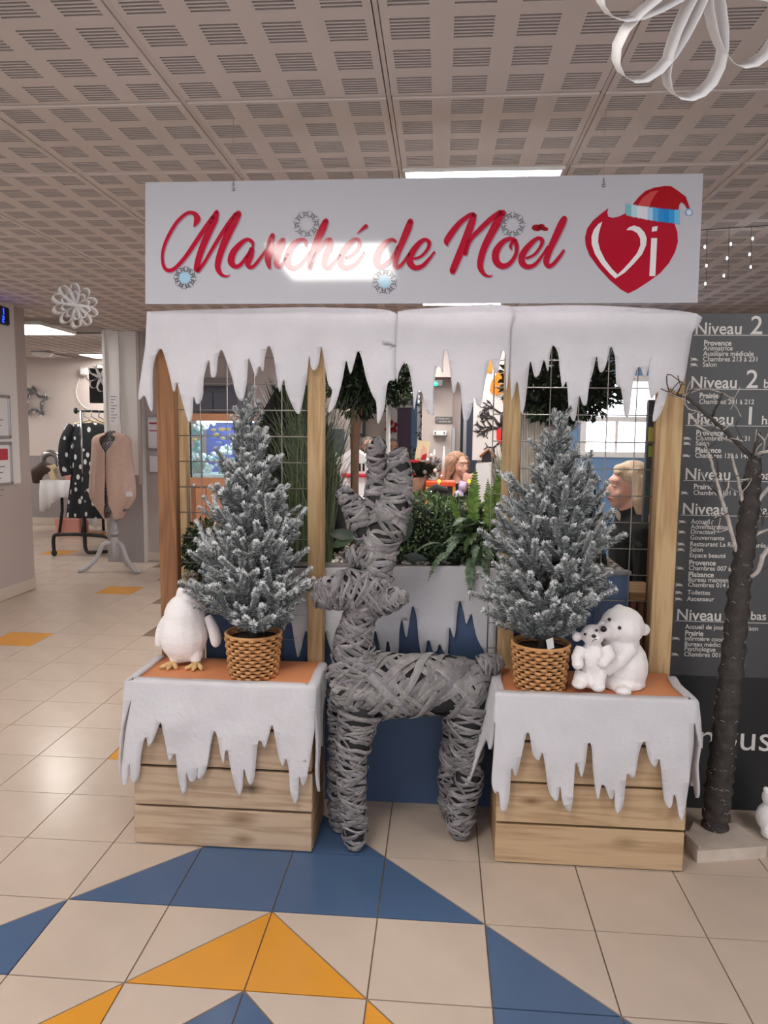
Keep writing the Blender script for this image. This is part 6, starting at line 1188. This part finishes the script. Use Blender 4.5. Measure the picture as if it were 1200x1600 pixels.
a = PY(1092, 470, 1.6); c = PY(1196, 420, 1.6); fairy(a.x, c.x+.5, 1.7, 1.5, PY(1100, 478, 1.6).z, H-.005, 8, 3, 'curtain of tiny white lights hanging above the directory board', .0062)
# dark and white blind beside the pillar
t = thing('cut_out_column', PY(656, 700, 6.9), 'narrow window of sky and dark leaves left of the pillar', 'window'); slab(655, 612, 666, 720, 6.9, .04, 'frame', 'white_paint', t); slab(656, 614, 664.5, 690, 6.88, .02, 'pane', 'paper', t, .001)
b = MB(); leafcloud(b, PY(660, 640, 6.84), (.05, .03, .09), 60, .04, DK, rnd); leafcloud(b, PY(660, 675, 6.84), (.05, .03, .12), 80, .04, DK, rnd); b.build('dark_leaves', 'leaf', t, kind='stuff')
# tree picture with orange shapes
yt3 = 3.9; t = thing('tree_picture', PY(775, 720, yt3), 'tall white wall hanging with a black branching tree and orange shapes', 'picture'); slab(742, 540, 815, 720, yt3, .03, 'panel', 'wall_white', t, .002); b = MB()
for px in (750, 806): p = PY(px, 545, yt3); b.tube([(p.x, yt3+.015, p.z), (p.x, yt3+.015, H)], .002, n=4)
b.build('cord', 'light_wire', t)
b = MB(); rnd = random.Random(15); PT = lambda px, py: PY(px, py, yt3-.004)
def twig(b, x, y, a, L, w_, d):
    x2, y2 = x + L*math.cos(a), y - L*math.sin(a); b.tube([PT(x, y), PT((x+x2)/2+rnd.uniform(-1, 1), (y+y2)/2), PT(x2, y2)], [w_*MPP(yt3), w_*.85*MPP(yt3), w_*.65*MPP(yt3)], n=5, squash=.4, up=(1, 0, 0))
    if d > 0:
        for k in range(3): twig(b, x2, y2, a + rnd.uniform(-.95, .95), L*rnd.uniform(.6, .85), w_*.66, d-1)
twig(b, 786, 690, 1.75, 24, 4.5, 0); twig(b, 782, 667, 2.2, 16, 3, 3); twig(b, 784, 667, 1.6, 20, 3, 3); twig(b, 783, 668, 3.3, 14, 2.4, 3); twig(b, 783, 672, 2.8, 16, 2.6, 3); twig(b, 781, 690, 3.9, 14, 2, 2); b.tube([PT(786, 690), PT(790, 716)], 5*MPP(yt3), n=6, squash=.4); b.build('tree_silhouette', 'silhouette', t)
def flat(b, pts, y): 
    V = [PY(px, py, y) for px, py in pts]; n = len(V); B_ = [v+Vector((0, .004, 0)) for v in V]; ts = tess(pts); b.add(V+B_, [f for f in ts]+[tuple(i+n for i in f)[::-1] for f in ts]+[(i, (i+1) % n, (i+1) % n+n, i+n) for i in range(n)])
for pts, m in (([(760,582),(763,566),(767,558),(770,566),(769,582)], 'orange_print'), ([(765,610),(768,596),(775,585),(781,578),(786,584),(783,598),(779,602),(786,600),(791,590),(793,612),(786,614),(778,617),(770,616)], 'orange_print'), ([(785,630),(788,612),(796,606),(796,632)], 'orange_print'), ([(776,672),(781,668),(785,676),(786,690),(780,694),(776,686)], 'red_flower'), ([(786,668),(792,664),(793,684),(788,688)], 'red_flower')):
    b = MB(); flat(b, pts, yt3-.010); b.build('cut_shape', m, t)
# shop table with christmas things behind the boxwood
ys_ = 3.3; zt3 = PY(690, 800, ys_).z; b = MB(); t = thing('display_table', (PY(690, 800, ys_).x, ys_+.3, 0), 'dark table behind the boxwood with christmas wares', 'table'); xa, xb = PY(600, 800, ys_).x, PY(800, 800, ys_).x; b.bbox((xa, ys_-.1, zt3-.04), (xb, ys_+.9, zt3), .008); b.build('tabletop', 'tank_oak_dark', t)
for x in (xa+.06, xb-.06):
    for y in (ys_-.04, ys_+.84): b = MB(); b.bbox((x-.025, y-.025, 0), (x+.025, y+.025, zt3-.04), .003); b.build('leg', 'tank_oak_dark', t)
y_o = ys_+.02; a = PY(665, 753, y_o); c_ = PY(712, 753, y_o); t = thing('small_stool', ((a.x+c_.x)/2, y_o+.12, zt3), 'small orange topped stool with yellow legs standing on the display table', 'stool'); b = MB(); b.bbox((a.x, y_o, a.z-.035), (c_.x, y_o+.22, a.z+.005), .006); b.build('seat', 'chair_orange', t)
for xx in (a.x+.002, c_.x-.022):
    for yy in (y_o+.005, y_o+.19): b = MB(); b.bbox((xx, yy, zt3), (xx+.022, yy+.022, a.z-.035), .003); b.build('leg', 'chair_yellow', t)
p = PY(688, 766, y_o-.09); b = MB(); b.ell(Vector((p.x, p.y, (p.z+zt3)/2)), (.09, .045, (p.z-zt3)/2+.002)); b.tube([p+Vector((-.09, 0, -.01)), p+Vector((-.03, -.03, .02)), p+Vector((.06, -.01, .0))], [.03, .035, .02]); b.v = [(x, y, max(z, zt3+.001)) for x, y, z in b.v]; tag(remesh(b.build('handbag', 'bag_dark'), .01, 3), 'dark bundle with pale top standing before the small orange stool', 'bag')
yy = ys_+.25; t = thing('christmas_basket', (PY(650, 760, yy).x, yy, zt3), 'tan pot with fir greenery, red bows and silver balls on the display table', 'arrangement'); x = PY(648, 760, yy).x; zt4 = PY(648, 745, yy).z
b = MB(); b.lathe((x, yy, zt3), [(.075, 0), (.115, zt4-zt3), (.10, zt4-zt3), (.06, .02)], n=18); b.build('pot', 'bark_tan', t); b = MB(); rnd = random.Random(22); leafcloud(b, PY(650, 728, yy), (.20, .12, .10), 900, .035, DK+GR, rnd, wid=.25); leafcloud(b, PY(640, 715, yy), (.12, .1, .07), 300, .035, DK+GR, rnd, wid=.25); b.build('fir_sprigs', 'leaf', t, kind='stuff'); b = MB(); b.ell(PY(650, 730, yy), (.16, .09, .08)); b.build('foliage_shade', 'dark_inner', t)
for px, py, m, r in ((668, 720, 'frame_alu', .024), (673, 712, 'white_paint', .018), (676, 723, 'text_grey', .02), (664, 738, 'text_grey', .018), (690, 745, 'frame_alu', .018), (680, 735, 'white_paint', .016)): b = MB(); b.ell(PY(px, py, yy-.13), r, nu=10, nv=7); b.build('ball', m, t)
for px, py in ((634, 724), (647, 722), (642, 742), (629, 740)): b = MB(); c = PY(px, py, yy-.12); b.ell(c+Vector((-.02, 0, .006)), (.022, .012, .014), nu=8, nv=6); b.ell(c+Vector((.02, 0, .006)), (.022, .012, .014), nu=8, nv=6); b.ell(c, .009, nu=8, nv=6); b.build('red_bow', 'red_deco', t)
b = MB(); flat(b, [(647,720),(653,688),(673,690),(667,722)], yy-.10); o = b.build('greeting_card', 'book_cream'); tag(o, 'cream card with a small red picture standing in the christmas basket', 'card'); b = MB(); flat(b, [(656,716),(658,704),(661,695),(666,700),(667,714),(662,718)], yy-.1042); b.build('picture', 'skin', o); b = MB(); flat(b, [(657,718),(660,711),(667,708),(666,719)], yy-.1046); b.build('red_picture', 'red_deco', o)
for px, pt_, pb in ((691, 697, 746), (676, 702, 720)): b = MB(); b.tube([PY(px, pb, yy-.05), PY(px+2, (pt_+pb)/2, yy-.05), PY(px+3, pt_, yy-.05)], [.017, .014, .003], n=10); tag(b.build('candle', 'paper'), 'tall white tapered candle beside the basket' if px == 691 else 'short white candle tip among the fir sprigs', 'candle')
mat('candle_flame', (255, 190, 60), 5, emit=2.5); b = MB(); q = PY(686, 752, ys_-.02); b.ell(q, (.012, .012, .015)); b.tube([q, Vector((q.x, q.y, zt3))], .004, n=6, mi=1); tag(b.build('tea_light', ['candle_flame', 'steel']), 'small glowing light before the orange chair', 'lamp'); b = MB(); q = PY(733, 752, ys_-.02); b.ell(q, (.012, .012, .015)); b.tube([q, Vector((q.x, q.y, zt3))], .004, n=6, mi=1); tag(b.build('tea_light', ['candle_flame', 'steel']), 'small glowing light at the curly haired person\'s hands', 'lamp')
p = PY(716, 778, ys_+.02); b = MB(); b.ell(p, (.05, .05, .06)); b.ell(Vector((p.x, p.y, (p.z+zt3)/2)), (.055, .05, (p.z-zt3)/2+.004)); b.ell(p+Vector((.03, 0, .085)), (.035, .035, .035)); b.ell(p+Vector((.02, 0, .12)), (.02, .012, .02)); b.ell(p+Vector((.055, 0, .115)), (.015, .01, .02)); b.v = [v for v in b.v]; t = remesh(b.build('plush_toy', 'mauve'), .01, 3); tag(t, 'small white and mauve plush toy on the display table', 'toy')
b = MB(); q = smoothpts([(PY(659, 830, 2.2).x, 2.2, 0.0), tuple(PY(659, 830, 2.2)), tuple(PY(661, 790, 2.2)), tuple(PY(666, 772, 2.2)), tuple(PY(675, 770, 2.2))], 4); b.tube([Vector(p) for p in q], .012, n=8); tag(b.build('chrome_tap', 'chrome'), 'thin curved chrome rod rising behind the boxwood', 'rod')
p = PY(758, 742, 3.2); b = MB(); flat(b, [(741,800),(744,724),(768,722),(772,800)], ys_+.1); tag(b.build('paper_sheet', 'paper'), 'white sheet standing below the tree picture', 'paper')
# dried bunch and dark birdhouse below the tree picture
yh = 3.0; t = thing('dried_bunch', PY(790, 740, yh), 'bunch of dried grey green stems below the tree picture', 'bouquet'); b = MB()
for k in range(70): tip = PY(rnd.uniform(764, 800), rnd.uniform(690, 735), yh+rnd.uniform(-.05, .05)); base = PY(790+rnd.uniform(-4, 4), 775, yh); b.tube([base, base.lerp(tip, .6)+Vector((rnd.uniform(-.01, .01), 0, .01)), tip], [.003, .0025, .001], n=4, col=lin(rnd.choice(((124, 130, 106), (96, 104, 80), (172, 162, 140)))))
b.build('stems', 'leaf', t, kind='stuff'); b = MB(); b.tube([PY(790, 778, yh), Vector((PY(790, 780, yh).x, yh, 0))], .05, n=10); b.build('vase', 'text_grey', t)
b = MB(); flat(b, [(752,722),(754,712),(763,704),(772,712),(773,724)], yt3-.014); b.v = [(x, y+(.08 if i >= 5 and False else 0), z) for i, (x, y, z) in enumerate(b.v)]; o = b.build('wooden_house', 'silhouette'); tag(o, 'little dark wooden house below the tree picture', 'house ornament'); b = MB(); a_, c_, d_ = PY(750, 714, yt3-.018), PY(763, 702, yt3-.018), PY(776, 715, yt3-.018); b.tube([a_, c_, d_], .012, n=6); b.build('roof', 'tank_oak_dark', o)
# two far guests, white tables, small red roofed house behind the trunk
def guest(px, py, y, hs, lab, hairm, clothm):
    c = PY(px, py, y); t = thing('person', (c.x, y, 0), lab, 'person'); b = MB(); V = face_head(b, c, hs, 0.2); sh = V(0, .03, -.24); hip = Vector((sh.x, y+.05, .5)); b.tube([V(0, .03, -.14), sh, hip], [.06, .13, .16], n=12, squash=1.3, up=(0, 1, 0))
    for sx in (-1, 1):
        S = sh+Vector((sx*.18, 0, -.02)); b.tube([sh, S, S+Vector((sx*.05, -.06, -.26)), S+Vector((-sx*.05, -.28, -.30))], [.07, .055, .045, .035], n=8); hand(b, S+Vector((-sx*.05, -.28, -.30)), (-sx*.4, -1, 0), (0, 0, 1), 1, .4); K = hip+Vector((sx*.1, -.42, 0)); b.tube([hip, K, Vector((K.x, K.y+.03, .06)), Vector((K.x, K.y-.12, .03))], [.1, .065, .045, .03], n=8)
    b.v = [(x, y_, max(z, .003)) for x, y_, z in b.v]; remesh(b.build('body', 'skin', t), .011, 3); face_bits(t, V, hs, .2); b = MB(); b.tube([V(0, .03, -.16), sh, hip], [.08, .15, .18], n=12, squash=1.3, up=(0, 1, 0))
    for sx in (-1, 1): S = sh+Vector((sx*.18, 0, -.02)); b.tube([sh, S, S+Vector((sx*.05, -.06, -.26)), S+Vector((-sx*.03, -.2, -.29))], [.085, .07, .06, .05], n=8); K = hip+Vector((sx*.1, -.42, 0)); b.tube([hip, K, Vector((K.x, K.y+.03, .12))], [.12, .085, .06], n=8)
    remesh(b.build('clothes', clothm, t), .014, 3); b = MB(); M = rz(.2); b.ell(V(0, .03, .045), (.085*hs, .09*hs, .085*hs), M=M); b.ell(V(0, .05, -.02), (.085*hs, .07*hs, .08*hs), M=M); remesh(b.build('hair', hairm, t), .012, 2)
    s_ = thing('dining_chair', (c.x, y, 0), 'plain dining chair under the ' + lab.split(' seated')[0].replace('person', 'guest'), 'chair'); b = MB(); b.bbox((c.x-.22, y-.2, .40), (c.x+.22, y+.25, .44), .01); b.build('seat', 'tank_oak_dark', s_); b = MB(); b.bbox((c.x-.2, y+.26, .5), (c.x+.2, y+.29, .9), .01); b.build('backrest', 'tank_oak_dark', s_)
    for sx in (-1, 1):
        for yl in (-.18, .27): b = MB(); b.tube([(c.x+sx*.2, y+yl, 0), (c.x+sx*.2, y+yl, .42 if yl < 0 else .86)], .016, n=6); b.build('leg', 'tank_oak_dark', s_)
guest(614, 699, 7.9, 1.0, 'person with reddish face and grey top seated far behind the antlers', 'hair_grey', 'text_grey'); guest(575, 698, 6.7, 1.0, 'person with short grey hair seated far left of the antler tips', 'hair_grey', 'bag_dark')
yh2 = 2.6; t = thing('toy_house', PY(553, 746, yh2), 'white toy house with red edged base behind the slim brown trunk', 'house ornament'); hz2 = PY(553, 745, yh2).z; slab(528, 716, 574, 741, yh2, .2, 'walls', 'paper', t); slab(522, 741, 578, 746, yh2-.03, .26, 'red_base', 'red_deco', t)
b = MB(); a_, c_, d_ = PY(526, 717, yh2), PY(551, 700, yh2), PY(577, 717, yh2); V = [a_, c_, d_]; b.add(V+[v+Vector((0, .22, 0)) for v in V], [(0, 2, 1), (3, 4, 5), (0, 1, 4, 3), (1, 2, 5, 4), (2, 0, 3, 5)]); b.build('roof', 'white_fur', t)
for px in (562, 568): slab(px-1.6, 724, px+1.6, 736, yh2-.003, .004, 'window', 'black_plastic', t, .0005)
b = MB(); p = PY(538, 764, yh2); b.ell(p, (.045, .04, .05)); b.ell(p+Vector((0, 0, .06)), .03); b.ell(p+Vector((-.02, 0, .09)), (.012, .008, .018)); b.ell(p+Vector((.02, 0, .09)), (.012, .008, .018)); tag(remesh(b.build('plush_toy', 'white_fur'), .008, 3), 'white and pink plush toy under the toy house', 'toy')
p = PY(526, 720, yh2-.05); b = MB(); b.lathe((p.x, p.y, PY(526, 745, yh2-.05).z), [(.04, 0), (.003, .17)], n=14); tag(b.build('cone_ornament', 'paper'), 'white cone ornament with dark stripes beside the dark bush', 'cone ornament')
t = thing('side_table', (PY(550, 780, yh2).x, yh2+.1, 0), 'pale table carrying the toy house behind the ficus trunk', 'table'); z5 = PY(550, 774, yh2).z; b = MB(); b.bbox((PY(515, 780, yh2).x, yh2-.15, z5-.03), (PY(590, 780, yh2).x, yh2+.35, z5), .006); b.build('tabletop', 'white_paint', t)
for px in (518, 587):
    for dy in (-.12, .32): x = PY(px, 780, yh2).x; b = MB(); b.tube([(x, yh2+dy, 0), (x, yh2+dy, z5-.03)], .018, n=8); b.build('leg', 'white_paint', t)
b = MB(); b.bbox((PY(532, 746, yh2).x, yh2+.02, z5), (PY(570, 746, yh2).x, yh2+.18, hz2), .004); tag(b.build('white_stand', 'paper'), 'white block under the toy house', 'stand')
b = MB(); b.bbox((PY(632, 855, 1.5).x, 1.5, 0), (PY(672, 855, 1.5).x, 1.7, PY(650, 848, 1.5).z), .01); tag(b.build('red_box', 'red_deco'), 'red and cream box seen under the boxwood', 'box')
print('OBJ', len(bpy.data.objects), 'strips', NSTRIP[0])
